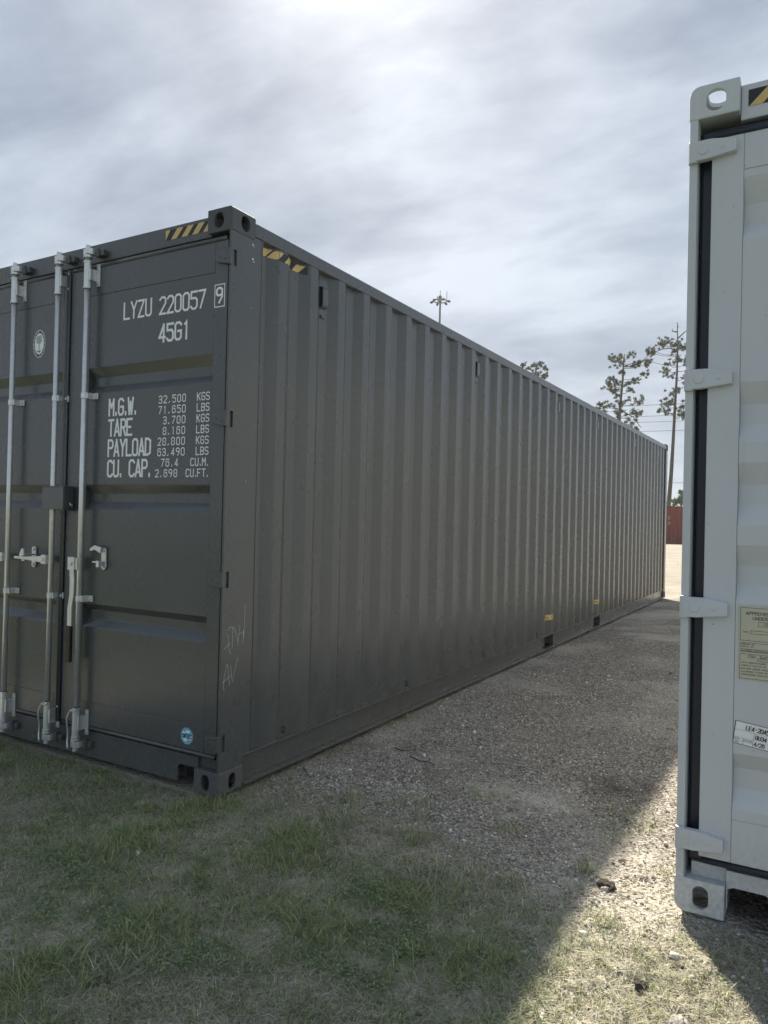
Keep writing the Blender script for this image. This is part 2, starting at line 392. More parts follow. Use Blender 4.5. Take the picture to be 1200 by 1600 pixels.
ground.data.polygons.foreach_set('use_smooth', [True]*len(ground.data.polygons))
tag(ground, 'gravel and sand yard with worn turf in front of the containers', kind='structure')

# ------------------------------------------------------------ shipping containers
CW, CH, CL = 2.438, 2.896, 12.192
PER = .2845
def profile(y0, y1):
    """(y, depth) of the corrugated side wall; 0 outer face, .036 inner"""
    p = [(y0, .036)]; y = .384
    while y+.072+.068 < y1:
        p += [(y-.068, .036), (y, 0.), (y+.072, 0.), (y+.14, .036)]; y += PER
    return p+[(y1, .036)]
def depth_at(y, P):
    for (a, da), (b_, db) in zip(P[:-1], P[1:]):
        if a <= y <= b_: return da+(db-da)*(y-a)/max(1e-9, b_-a)
    return .036
def casting_mesh(name, mats, top, rad):
    """outer corner at the origin, block runs to +x (162), +y (178), +z down/up handled by scale; holes on -y, -x and -z faces"""
    def cutobj(mb):
        me = mb.mesh('cut', mats[1]); o = bpy.data.objects.new('cut', me); COL.objects.link(o); return o
    cr = [(rad*(1-math.cos(t)), rad*(1-math.sin(t))) for t in (k*math.pi/12 for k in range(7))]
    body = MB().prism(cr+[(.162, 0), (.162, .118), (0, .118)], 0, .178, 1).build('corner_casting', mats[0]); body.data.materials.append(mats[1])
    bv = body.modifiers.new('b', 'BEVEL'); bv.width = .0045; bv.segments = 2; bv.limit_method = 'ANGLE'; bv.angle_limit = R(40)
    def stad(cx, cz, w, h_, n=8, ang=0):
        r = min(w, h_)/2; pts = []
        for k in range(4*n):
            a = 2*math.pi*k/(4*n); x = math.cos(a)*r; z = math.sin(a)*r
            x += math.copysign(max(0, w/2-r), x if abs(x) > 1e-9 else 1); z += math.copysign(max(0, h_/2-r), z if abs(z) > 1e-9 else 1)
            pts.append((cx+x, cz+z))
        return pts
    fw, fh = (.066, .078) if top else (.052, .080)
    cuts = [MB().box(.014, .150, .014, .166, .014, .106), MB().prism(stad(.086, .060, fw, fh), -.02, .03, 1),
            MB().prism(stad(.100, .060, fw, fh), -.02, .03, 0), MB().prism(stad(.084, .092, .064, .110), -.02, .03, 2)]
    objs = [cutobj(c) for c in cuts]
    for o in objs:
        md = body.modifiers.new('c', 'BOOLEAN'); md.object = o; md.operation = 'DIFFERENCE'; md.solver = 'EXACT'
    bpy.context.view_layer.update()
    me = bpy.data.meshes.new_from_object(body.evaluated_get(bpy.context.evaluated_depsgraph_get()))
    for o in objs+[body]: bpy.data.objects.remove(o)
    me.name = name
    return me
def groove_rows(gro, y_face, dep, zlo, zhi):
    pts = [(y_face, zhi)]
    for (a, b1, c1, d1) in sorted(gro, reverse=True): pts += [(y_face, a), (y_face+dep, b1), (y_face+dep, c1), (y_face, d1)]
    return pts+[(y_face, zlo)]
def hinge(door, x, z, s, blade, mat, proud=-.014):
    """strap hinge; pin at x (outer edge), blade runs in direction s"""
    mb = MB()
    mb.tube([(x+s*.013, .0005, z-.039), (x+s*.013, .0005, z+.039)], .0165, 12)
    mb.prism([(x+s*.004, z-.034), (x+s*.35*blade, z-.034), (x+s*blade, z-.022), (x+s*blade, z+.022), (x+s*.45*blade, z+.035), (x+s*.004, z+.035)][::s], proud, .012, 1)
    mb.tube([(x+s*.3*blade, proud-.003, z), (x+s*.3*blade, proud+.004, z)], .017, 14)
    mb.tube([(x+s*.7*blade, proud-.002, z), (x+s*.7*blade, proud+.004, z)], .008, 10)
    return mb.build('hinge', mat, door, .0025)
def container(loc, P, rz=0):
    root = empty('shipping_container', loc, rz)
    m = P['mat']; post_w = P['post_w']; gap = P['gap']
    # corner castings (shared meshes, mirrored into place)
    ct = casting_mesh('corner_casting', (P['cast'], P['cast']), True, P['rad']); cb = casting_mesh('corner_casting', (P['cast'], P['cast']), False, P['rad'])
    for sx in (1, -1):
        for sy in (1, -1):
            for sz in (1, -1):
                o = link('corner_casting', cb if sz > 0 else ct, root)
                o.location = (0 if sx > 0 else CW, 0 if sy > 0 else CL, 0 if sz > 0 else CH); o.scale = (sx, sy, sz)
    # corner posts of the door end, with slots in the side where the hinge lugs swing
    HZ = P['hinges']
    for s, x in ((1, 0.), (-1, CW)):
        mb = MB(); xo = x+s*.004
        def B(a, b_, y0, y1, z0, z1): mb.box(min(xo+s*a, xo+s*b_), max(xo+s*a, xo+s*b_), y0, y1, z0, z1)
        B(0, post_w, .003, .020, .116, CH-.116); B(0, post_w+.002, .044, .175, .116, CH-.116); B(.006+post_w*.3, post_w+.002, .0202, .0438, .117, CH-.117)
        zs = [.116]+[q for z in HZ for q in (z-.040, z+.040)]+[CH-.116]
        for k in range(0, len(zs), 2): B(0, .006+post_w*.3-.0003, .020, .044, zs[k]+.0002, zs[k+1]-.0002)
        mb.box(*sorted((x+s*.006, x+s*.046)), .175, .238, .166, CH-.10)
        mb.build('corner_post', m, root)
        MB().tube([(x+s*.006, .2385, .17), (x+s*.006, .2385, CH-.1)], .004, 6).build('weld_seam', m, root)
        mb = MB(); mb.box(*sorted((x+s*.004, x+s*.1)), CL-.16, CL-.003, .116, CH-.116); mb.build('corner_post', m, root, .01)
    # header and sill of the door end
    hz0 = 2.775 if not P['b'] else 2.757
    hd = MB().prism([(.034, hz0), (.034, CH-.016), (.11, CH-.004), (.16, CH-.004), (.16, hz0)], .163, CW-.163, 0).build('door_header', m, root, .004)
    sl_ = [(.163, .164), (.163, .035), (.168, .03), (.168, .098), (.186, .108), (.284, .108), (.302, .098), (.302, .02), (CW-.302, .02), (CW-.302, .098), (CW-.284, .108), (CW-.186, .108), (CW-.168, .098), (CW-.168, .03), (CW-.163, .035), (CW-.163, .164)]
    MB().prism(sl_, .030, .046, 1).build('door_sill', m, root, .003)
    mb = MB(); mb.box(.05, CW-.05, .047, .15, .11, .163); mb.box(.31, CW-.31, .1, .15, .02, .109); mb.build('sill_beam', m, root)
    # gasket frame behind the doors
    mb = MB(); mb.box(.008+post_w, CW-.008-post_w, .050, .09, .166, .25); mb.box(.008+post_w, CW-.008-post_w, .050, .09, 2.66, hz0-.002)
    mb.box(.009+post_w, .14, .050, .09, .251, 2.659); mb.box(CW-.14, CW-.009-post_w, .050, .09, .251, 2.659); mb.build('door_gasket', M['rubber'], root, .01)
    # side rails
    for s, x in ((1, 0.), (-1, CW)):
        mb = MB(); web = sorted((x+s*.030, x+s*.036)); fl = sorted((x-s*.009, x+s*.040))
        ys = [.178]
        for fy in P['forks']: ys += [fy-.18, fy+.18]
        ys.append(CL-.178)
        for k in range(0, len(ys), 2): mb.box(*web, ys[k]+.0005, ys[k+1]-.0005, .028, .160)
        mb.box(*fl, .179, CL-.179, .014, .0275); mb.box(*sorted((x+s*.002, x+s*.050)), .179, CL-.179, .1605, .168)
        mb.build('bottom_rail', m, root, .0015)
        if P['forks'] != ():
            for fy in P['forks']:
                mb = MB(); a = sorted((x+s*.036, x+s*.45))
                mb.box(*a, fy-.186, fy-.18, .029, .159); mb.box(*a, fy+.18, fy+.186, .029, .159); mb.box(*a, fy-.18, fy+.18, .150, .1585)
                mb.box(*sorted((x+s*.40, x+s*.41)), fy-.18, fy+.18, .029, .149)
                mb.build('forklift_pocket', m, root)
        mb = MB(); mb.box(*sorted((x+s*.003, x+s*.063)), .179, CL-.179, 2.800, 2.868); mb.build('top_rail', m, root, .004)
        # corrugated wall
        PR = profile(.236, CL-.155); zt, zb = 2.802, .166; V = []; Fc = []
        for (y, dd) in PR: V += [(x+s*(.008+dd), y, zb), (x+s*(.008+dd), y, zt)]
        for i in range(len(PR)-1): Fc.append((2*i, 2*i+2, 2*i+3, 2*i+1) if s < 0 else (2*i, 2*i+1, 2*i+3, 2*i+2))
        o = MB().add(V, Fc).build('side_panel', m, root, .006, seg=3); sd = o.modifiers.new('solid', 'SOLIDIFY'); sd.thickness = .002; sd.offset = 0
        for n_ in P['vents'] if s < 0 or not P['b'] else ():
            yc = .384+n_*PER+.072+.068+.038; xi = x+s*.0435
            mb = MB(); pts = [(.0, 2.598), (.022, 2.612), (.026, 2.625), (.026, 2.705), (.022, 2.718), (0, 2.732)]
            mb.prism([(xi-s*a, z) for a, z in pts], yc-.040, yc+.018, 1)
            v = mb.build('side_vent', m, root, .004)
            MB().box(*sorted((xi-s*.027, xi-s*.002)), yc-.046, yc-.0405, 2.61, 2.72).build('vent_mouth', M['rubber'], v)
            MB().box(*sorted((xi, xi-s*.010)), yc-.03, yc+.01, 2.545, 2.562).build('lashing_lug', m, v, .002)
        for k in range(0, 42, 5):
            yc = .384+k*PER+.105
            if yc < 11.9: MB().tube([(x+s*.044, yc+.065, .185), (x+s*.022, yc+.065, .192), (x+s*.022, yc+.065, .215), (x+s*.044, yc+.065, .222)], .006, 6).build('lashing_ring', m, root)
    # roof, rear wall, floor
    V = []; Fc = []; yy = .17; i = 0; pr = []
    while yy < CL-.2: pr += [(yy, 0), (yy+.04, .018), (yy+.10, .018), (yy+.14, 0)]; yy += .209
    for (y, dz) in pr: V += [(.06, y, 2.860+dz), (CW-.06, y, 2.860+dz)]
    for i in range(len(pr)-1): Fc.append((2*i, 2*i+1, 2*i+3, 2*i+2))
    o = MB().add(V, Fc).build('roof_panel', m, root); o.modifiers.new('solid', 'SOLIDIFY').thickness = .002
    V = []; Fc = []; pr = []; xx = .1
    while xx < CW-.25: pr += [(xx, 0), (xx+.11, 0), (xx+.128, .045), (xx+.232, .045), (xx+.25, 0)]; xx += .25
    for (x, dy) in pr: V += [(x, CL-.02-dy, .14), (x, CL-.02-dy, 2.82)]
    for i in range(len(pr)-1): Fc.append((2*i, 2*i+2, 2*i+3, 2*i+1))
    o = MB().add(V, Fc).build('rear_panel', m, root); o.modifiers.new('solid', 'SOLIDIFY').thickness = .002
    mb = MB(); mb.box(.1, CW-.1, CL-.1, CL-.01, .02, .15); mb.build('rear_beam', m, root); MB().box(.1, CW-.1, CL-.1, CL-.01, 2.8, 2.88).build('rear_beam', m, root)
    MB().box(.055, CW-.055, .151, CL-.11, .125, .155).build('floor_board', M['wood'], root)
    for k in range(28): MB().box(.055, CW-.055, .6+k*.41, .645+k*.41, .03, .124).build('cross_member', m, root)
    # doors
    doors = []
    cx = CW/2; yf = .010
    for s in (1, -1):                     # +1 left door, -1 right door
        e0 = (.004+post_w+gap) if s > 0 else CW-.004-post_w-gap; e1 = cx-s*.016
        if s > 0: xs = P['panelL']
        else: xs = P['panelR']
        dz0, dz1 = .200, 2.735 if not P['b'] else 2.70
        mb = MB(); lo, hi = sorted((e0, e1))
        mb.box(lo, xs[0], yf, yf+.038, dz0, dz1); mb.box(xs[1], hi, yf, yf+.038, dz0, dz1)
        mb.box(xs[0]+.0002, xs[1]-.0002, yf, yf+.038, P['ptop'], dz1); mb.box(xs[0]+.0002, xs[1]-.0002, yf, yf+.038, dz0, P['pbot'])
        door = mb.build('door', m, root, .003); doors.append(door)
        pts = groove_rows(P['grooves'], yf+.003, P['gdep'], P['pbot']+.001, P['ptop']-.001); V = []; Fc = []
        for (y, z) in pts: V += [(xs[0]+.001, y, z), (xs[1]-.001, y, z)]
        for i in range(len(pts)-1): Fc.append((2*i, 2*i+2, 2*i+3, 2*i+1))
        o = MB().add(V, Fc).build('door_panel', m, door, .004, seg=3); sd = o.modifiers.new('solid', 'SOLIDIFY'); sd.thickness = .002; sd.offset = 0
        for z in HZ: hinge(door, .004 if s > 0 else CW-.004, z, s, P['blade'], m)
        # rubber lips round the door edge
        mb = MB(); xe = e1+s*.008
        mb.tube([(xe, .004, dz0-.012), (xe, .004, dz1+.012)], .008, 8); mb.tube([(lo+.01, .014, dz1+.010), (hi-.01, .014, dz1+.010)], .012, 8)
        mb.tube([(lo+.01, .016, dz0-.012), (hi-.01, .016, dz0-.012)], .011, 8)
        mb.build('door_seal', P['seal'], door, smooth=True)
    return root, doors

def sleeve(bar, x, y, z0, z1, side):
    mb = MB(); mb.tube([(x, y, z0), (x, y, z1)], .0195, 14); mb.tube([(x, y, z0), (x, y, z0+.010)], .0225, 14); mb.tube([(x, y, z1-.010), (x, y, z1)], .0225, 14)
    a, b_ = sorted((x+side*.030, x+side*.056)); mb.box(a, b_, .001, .009, z0+.016, z1-.012)
    a, b_ = sorted((x+side*.010, x+side*.030)); mb.box(a, b_, y-.006, .008, z0+.045, z1-.045)
    for z in (z0+.035, z1-.030): mb.tube([(x+side*.043, -.004, z), (x+side*.043, .002, z)], .007, 8)
    return mb.build('bearing_bracket', M['galv'], bar, .001)
def locking_bar(root, x, P, side=1, seal_wire=False, handle=None, hz=1.10):
    y = -.034
    bar = MB().tube([(x, y, .11), (x, y, 2.80)], .0152, 16).build('locking_bar', M['galv'], root, smooth=True)
    sleeve(bar, x, y, 2.610, 2.762, side); sleeve(bar, x, y, .135, .300, side)
    for z in (2.018, .900):
        mb = MB(); mb.tube([(x, y, z-.015), (x, y, z+.015)], .0188, 14); a, b_ = sorted((x+side*.008, x+side*.066)); mb.box(a, b_, .000, .009, z-.017, z+.017)
        a, b_ = sorted((x+side*.014, x+side*.030)); mb.box(a, b_, y-.004, .008, z-.017, z+.017); mb.tube([(x+side*.050, -.006, z), (x+side*.050, .001, z)], .008, 8)
        mb.build('bar_guide', M['galv'], bar, .001)
    for top in (1, 0):
        zc = 2.815 if top else .098; sg = 1 if top else -1
        mb = MB(); mb.tube([(x, y, zc-sg*.035), (x, y, zc-sg*.02)], .024, 12)
        mb.prism([(x-.026, y-.012), (x+.016, y-.018), (x+.030, y+.004), (x+.028, y+.030), (x+.012, y+.036), (x+.006, y+.014), (x-.010, y+.020), (x-.026, y+.010)], zc-.016, zc+.016, 2)
        mb.tube([(x, y, zc-.02), (x, y, zc+sg*.036)], .015, 10); mb.build('cam', M['galv'], bar, .002)
        # keeper welded to the header or sill
        mb = MB(); mb.box(x+.020, x+.034, -.006, .032, zc-.022, zc+.022); mb.box(x+.034, x+.078, .004, .032, zc-.016, zc+.016); mb.tube([(x+.036, .0, zc-.026), (x+.036, .0, zc+.026)], .012, 8)
        mb.build('cam_keeper', P['mat'], root, .003)
    if seal_wire:
        mb = MB(); pts = []
        for t in range(17):
            a = t/16; pts.append((x-.012-.030*math.sin(a*math.pi*.9)-.004*math.sin(a*9), y-.026-.006*math.sin(a*7), .292-.215*a))
        mb.tube([(x+.022, y-.012, .300), (x+.010, y-.028, .285)]+pts, .0042, 6); mb.build('wire_cable', M['galv'], bar, smooth=True)
    if handle == 'left':
        mb = MB(); mb.box(x-.052, x-.012, y-.030, y-.014, hz-.026, hz+.026); mb.box(x-.05, x+.004, y-.014, y+.018, hz-.020, hz+.020)
        mb.tube([(x-.034, y-.036, hz), (x-.034, y-.012, hz)], .009, 10)
        mb.prism([(x-.30, hz-.006), (x-.30, hz+.008), (x-.18, hz+.010), (x-.05, hz+.018), (x-.05, hz-.018), (x-.18, hz-.010)], y-.030, y-.018, 1)
        mb.build('handle', M['galv'], bar, .002)
    if handle == 'down':
        hx = x-.040
        mb = MB(); mb.box(hx-.026, hx+.026, y-.030, y-.022, hz-.036, hz+.036); mb.box(hx-.026, hx-.018, y-.022, y+.010, hz-.036, hz+.036); mb.box(hx+.020, x+.004, y-.022, y+.008, hz-.032, hz+.032)
        mb.tube([(hx+.004, y-.038, hz), (hx+.004, y-.012, hz)], .010, 10)
        pts = [(hx-.006, hz-.03), (hx, hz-.10), (hx, hz-.17), (hx-.014, hz-.25), (hx-.014, hz-.35)]
        w = .017
        V = []; Fc = []
        for i, (px, pz) in enumerate(pts): V += [(px-w, y-.020, pz), (px+w, y-.020, pz), (px+w, y-.012, pz), (px-w, y-.012, pz)]
        for i in range(len(pts)-1):
            for k in range(4): Fc.append((4*i+k, 4*i+(k+1) % 4, 4*i+4+(k+1) % 4, 4*i+4+k))
        mb.add(V, Fc+[(0, 1, 2, 3)]); mb.build('handle', M['galv'], bar, .002)
        MB().box(hx-.034, hx+.006, y-.028, y-.006, hz-.545, hz-.345).build('grip', M['grip'], bar, .006)
    return bar
def keeper(door, x, z, open_=False):
    mb = MB(); pts = []
    for k in range(16):
        a = 2*math.pi*k/16; pts.append((x+.019*math.cos(a), z+(.042 if math.sin(a) > 0 else -.042)+.019*math.sin(a)))
    mb.prism(pts, -.0005, .009, 1)
    for zz_ in (z+.045, z-.045): mb.tube([(x, -.008, zz_), (x, .0, zz_)], .009, 10)
    if open_:
        mb.prism([(x-.002, z+.030), (x-.050, z+.048), (x-.085, z+.038), (x-.088, z+.052), (x-.050, z+.072), (x+.004, z+.062)], -.022, -.010, 1)
        mb.box(x-.012, x+.012, -.024, -.001, z-.035, z-.015); mb.box(x-.050, x-.010, -.034, -.024, z-.022, z-.014); mb.box(x-.012, x+.010, -.040, -.024, z-.045, z-.010)
    else:
        mb.prism([(x-.020, z+.002), (x-.028, z+.016), (x-.006, z+.050), (x+.010, z+.050), (x+.014, z+.014)], -.075, -.064, 1); mb.box(x-.014, x+.014, -.074, -.001, z+.010, z+.018); mb.box(x-.012, x+.012, -.070, -.001, z-.022, z-.014)
    return mb.build('handle_keeper', M['galv'], door, .0015)
def hazard_face(parent, x0, x1, z0, z1, place, lean=.045, first=True):
    """black strip with yellow slanted bars"""
    mb = MB(); mb.add([place(x0, z0, .0004), (place(x1, z0, .0004)), place(x1, z1, .0004), place(x0, z1, .0004)], [(0, 1, 2, 3)])
    o = mb.build('hazard_tape', M['blackp'], parent)
    x = x0; hh = z1-z0
    mb = MB()
    if first: mb.add([place(x0, z0, .0009), place(x0+lean*.75, z1, .0009), place(x0, z1, .0009)], [(0, 1, 2)])
    a = x0+(.085*.45 if first else .002)
    while a+lean < x1+.03:
        q = [(a, z0), (min(a+.042, x1), z0), (min(a+.042+lean, x1), z1), (min(a+lean, x1), z1)]
        if a < x1: mb.add([place(u, v, .0009) for u, v in q], [(0, 1, 2, 3)])
        a += .075
    mb.build('yellow_bar', M['yellow'], o)
    return o

# --- dark grey container
AX = -2.438
PA = dict(mat=M['dark'], cast=M['darkcast'], rad=.016, post_w=.012, gap=.012, b=False, hinges=[.259, 1.061, 1.851, 2.646], forks=(5.20, 7.25), vents=(1, 9, 17, 23, 31, 38),
          panelL=(.10, CW/2-.050), panelR=(CW/2+.18, CW-.112), ptop=2.582, pbot=.330, blade=.085, gdep=.034, seal=M['dark'],
          grooves=[(2.180, 2.128, 2.078, 2.034), (1.528, 1.484, 1.436, 1.392), (.872, .836, .786, .744)])
A, (dL, dR) = container((AX, 0, 0), PA)
tag(A, 'dark grey high-cube shipping container with white lettering on its doors', 'shipping container', 'shipping containers')
ax = lambda X: (X-2.5)*1.0040+2.5-AX              # measured X on the door plane -> container x
def pl_door(u, v, l): return (u, .0117-l, v)
def frame_door(u, v, l): return (u, .0098-l, v)
def letter(parent, name, fn, mat):
    mb = MB(); fn(mb); return mb.build(name, mat, parent)
letter(dR, 'lettering', lambda mb: text(mb, 'LYZU', ax(-.752), 2.418, .097, .0555, pl_door, .115, .040), M['white'])
letter(dR, 'lettering', lambda mb: text(mb, '220057', ax(-.482), 2.414, .097, .0555, pl_door, .115, .040), M['white'])
def nine(mb):
    text(mb, '9', ax(-.088), 2.424, .082, .05, frame_door, .14, .036)
    strip(mb, [(ax(-.100), 2.408), (ax(-.036), 2.408), (ax(-.036), 2.518), (ax(-.100), 2.518), (ax(-.100), 2.408)], .005, frame_door, .0004)
letter(dR, 'lettering', nine, M['white'])
letter(dR, 'lettering', lambda mb: text(mb, '45G1', ax(-.481), 2.268, .099, .0575, pl_door, .13, .041), M['white'])
for s, z in (('M.G.W.', 1.902), ('TARE', 1.790), ('PAYLOAD', 1.680), ('CU. CAP.', 1.568)):
    letter(dR, 'lettering', lambda mb: text(mb, s, ax(-.85), z, .097, .0482, pl_door, .13, .0355), M['white'])
for k, (s, u) in enumerate((('32,500', 'KGS'), ('71,650', 'LBS'), ('3,700', 'KGS'), ('8,160', 'LBS'), ('28,800', 'KGS'), ('63,490', 'LBS'), ('76.4', 'CU.M.'), ('2,698', 'CU.FT.'))):
    z = 1.950-k*.0548; right = ax(-.282 if k < 6 else (-.325 if k == 6 else -.330))
    letter(dR, 'lettering', lambda mb: text(mb, s, right, z, .042, .0352, pl_door, .125, .021, True, .8), M['white'])
    letter(dR, 'lettering', lambda mb: text(mb, u, ax(-.120), z, .042, .031, pl_door, .125, .020, True, .55), M['white'])
# oval emblem on the left door
ex, ez = ax(-1.471), 2.361
em = MB(); disc(em, ex, ez, .056, .082, pl_door, .0006); em = em.build('oval_emblem', M['white'], dL)
mb = MB(); disc(mb, ex, ez, .0525, .078, pl_door, .0010, 32, .80)
for a in range(4): strip(mb, [(ex+.028*math.sin(t*.4-.8)*1.0, ez-.030-.016*math.cos(t*.4-.8)) for t in range(5)], .0035, pl_door, .0011) if a == 0 else None
strip(mb, [(ex, ez-.045), (ex, ez+.020)], .004, pl_door, .0012); strip(mb, [(ex-.014, ez+.004), (ex+.014, ez+.004)], .003, pl_door, .0013); disc(mb, ex, ez-.046, .007, .007, pl_door, .0013, 10)
mb.build('emblem_ring', M['navy'], em)
mb = MB()
for k in range(18):
    if k not in (4, 13):
        a = 2*math.pi*k/18; disc(mb, ex+.0475*math.cos(a), ez+.070*math.sin(a), .003, .0045, pl_door, .0014, 6)
mb.build('emblem_dots', M['white'], em)
mb = MB()
for (a, b_, r_) in ((-.012, .030, .015), (.008, .036, .013), (.002, .018, .014), (-.016, .012, .009), (.015, .018, .009)): disc(mb, ex+a, ez+b_, r_, r_*1.15, pl_door, .0015+.0001*abs(a)*100, 12)
mb.build('emblem_sprig', M['sage'], em)
# round sticker, lower right of the right door
sx_, sz_ = ax(-.212), .266
st = MB(); disc(st, sx_, sz_, .042, .042, pl_door if False else frame_door, .0008); st = st.build('round_sticker', M['lblue'], dR)
mb = MB()
for (a, b_, r_, q) in ((-.022, .012, .012, .008), (.006, .022, .015, .007), (.024, -.006, .010, .013), (-.010, -.020, .014, .008), (-.030, -.008, .006, .009)): disc(mb, sx_+a, sz_+b_, r_, q, frame_door, .0010+.00005*b_*100, 14)
mb.build('sticker_cloud', M['white'], st)
letter(st, 'sticker_lettering', lambda mb: text(mb, 'DFIC', sx_-.032, sz_-.011, .022, .0175, lambda u, v, l: (u, .0098-.0022-l, v), .22, .0125) , M['dgreen'])
# locking bars and fittings
bar3 = locking_bar(A, ax(-1.00)+.0, PA, 1, True, 'down', 1.092)
bar2 = locking_bar(A, -AX-1.262, PA, 1, True, 'left', 1.103)
bar1 = locking_bar(A, -AX-1.668, PA, 1, False, 'left', 1.100)
keeper(dR, ax(-.852), 1.125, True); keeper(dL, -AX-1.470, 1.108)
# lock box across the door seam
mb = MB(); lx = -AX; x0, x1 = lx-1.305, lx-1.122
mb.box(x0, x1, -.072, -.066, 1.388, 1.512); mb.box(x0, x0+.006, -.0655, -.0, 1.388, 1.512); mb.box(x1-.006, x1, -.0655, -.0, 1.388, 1.512)
mb.box(x0, x1, -.0655, .0, 1.5125, 1.519); mb.box(x0+.12, x1, -.0655, .0, 1.381, 1.3875)
lb = mb.build('lock_box', M['dark'], dR, .002)
MB().tube([(x1+.003, -.030, 1.425), (x1+.010, -.030, 1.415), (x1+.010, -.018, 1.405), (x1+.003, -.014, 1.415)], .005, 8).build('shackle', M['galv'], lb, smooth=True)
# hazard tapes on header and side wall
def hdr(u, v, l): return (u, .0335-l, v)
hk = lambda X: (X-2.5)*1.0122+2.5-AX
hazard_face(A, hk(-.452), CW-.166, 2.810, 2.862, hdr); hazard_face(A, hk(-2.15), hk(-1.87), 2.810, 2.862, hdr)
PRF = profile(.236, CL-.155)
def side_strip(parent, name, y0, y1, z0, z1, mat, lift, poly=None):
    ys = sorted({y0, y1}|{y for y, _ in PRF if y0 < y < y1}); V = []; Fc = []
    for y in ys: dd = depth_at(y, PRF); V += [(CW-.008-dd+lift, y, z0), (CW-.008-dd+lift, y, z1)]
    for i in range(len(ys)-1): Fc.append((2*i, 2*i+2, 2*i+3, 2*i+1))
    return MB().add(V, Fc).build(name, mat, parent)
ht = side_strip(A, 'hazard_tape', .245, .650, 2.742, 2.788, M['blackp'], .0012)
mb = MB(); a = .245
def sidept(y, z, l): return (CW-.008-depth_at(y, PRF)+l, y, z)
def bar_on_side(mb, a, w, lean, z0, z1, l=.0024):
    ys = [a+k*(w+lean)/8 for k in range(9)]
    def zr(y):
        lo = z0 if y < a+w else z0+(z1-z0)*(y-a-w)/lean
        hi = z1 if y > a+lean else z0+(z1-z0)*(y-a)/lean
        return min(lo, z1), max(min(hi, z1), z0)
    for p_, q_ in zip(ys[:-1], ys[1:]):
        l0, h0 = zr(p_); l1, h1 = zr(q_); mb.add([sidept(p_, l0, l), sidept(q_, l1, l), sidept(q_, h1, l), sidept(p_, h0, l)], [(0, 1, 2, 3)])
for a in (.205, .315, .425, .535): bar_on_side(mb, max(a, .246), .058, .042, 2.7425, 2.7875)
mb.build('yellow_bar', M['yellow'], ht)
for fy in (5.17, 7.22):
    s_ = side_strip(A, 'forklift_sticker', fy-.17, fy+.17, .318, .372, M['yellow'], .0012)
    mb = MB()
    for i, ch in enumerate('FORKLIFT'):
        y0 = fy-.155+i*.039
        text(mb, ch, 0, .330, .030, .03, lambda u, v, l, y0=y0: sidept(y0+u, v, .002+l), .2, .021)
    mb.build('sticker_lettering', M['blackp'], s_)
tr = MB().add([sidept(11.80, 1.46, .002), sidept(11.92, 1.46, .002), sidept(11.86, 1.57, .002)], [(0, 1, 2)]).build('warning_triangle', M['yellow'], A)
# chalk scribbles on the near corner post
def post_side(u, v, l): return (CW-.0035+l, u, v)
mb = MB()
CH_ = ['35,82 37,66 40,62 48,54', '22,63 44,70', '34,88 42,92 56,91 70,82 76,70', '54,90 53,60', '84,93 78,72 76,64', '80,80 99,82', '100,84 98,66', '104,122 103,100 101,74']
for s in CH_: strip(mb, [((float(a)-8)*.00175, .748+(float(b_)-70)*.00355) for a, b_ in (q.split(',') for q in s.split())], .0032, post_side, .0006+.0001*CH_.index(s))
mb.build('chalk_mark', M['chalk'], A)
mb = MB(); CH2 = ['26,0 22,8 24,30 34,58 38,56 42,28 48,10', '18,20 54,32', '50,54 56,26 60,16 66,34 82,68']
for s in CH2: strip(mb, [((float(a)-8)*.00170, .515+float(b_)*.00225) for a, b_ in (q.split(',') for q in s.split())], .0030, post_side, .0006+.0001*CH2.index(s))
mb.build('chalk_mark', M['chalk'], A)
mb = MB()
for (y, z, r_) in ((.160, 2.752, .006), (.168, 2.745, .004), (.163, 2.680, .007), (.170, 2.668, .005), (.158, 2.676, .004), (.15, 1.55, .003), (.162, 2.43, .003)): disc(mb, y, z, r_, r_*.7, post_side, .0006+z*.0001, 7)
mb.build('paint_chip', M['white'], A)

# --- pale grey container beside it
PB = dict(mat=M['pale'], cast=M['palecast'], rad=.036, post_w=.026, gap=.046, b=True, hinges=[.256, 1.062, 1.858, 2.660], forks=(5.20, 7.25), vents=(1, 23, 38),
          panelL=(.178, CW/2-.06), panelR=(CW/2+.06, CW-.178), ptop=2.575, pbot=.347, blade=.152, gdep=.030, seal=M['rubber'],
          grooves=[(2.548, 2.462, 2.390, 2.335), (1.842, 1.768, 1.702, 1.636), (1.566, 1.492, 1.424, 1.354), (1.284, 1.214, 1.148, 1.086), (.575, .520, .452, .385)])
B, (bL, bR) = container((2.080, .052, .034), PB)
tag(B, 'pale grey shipping container with black door gaskets, cut off by the picture edge', 'shipping container', 'shipping containers')
hazard_face(B, .186, .62, 2.800, 2.858, hdr, lean=.06, first=False)
for q in (.23, .62, CW-.62, CW-.23): locking_bar(B, q+.32 if q < 1 else q-.12, PB, 1, False, None)
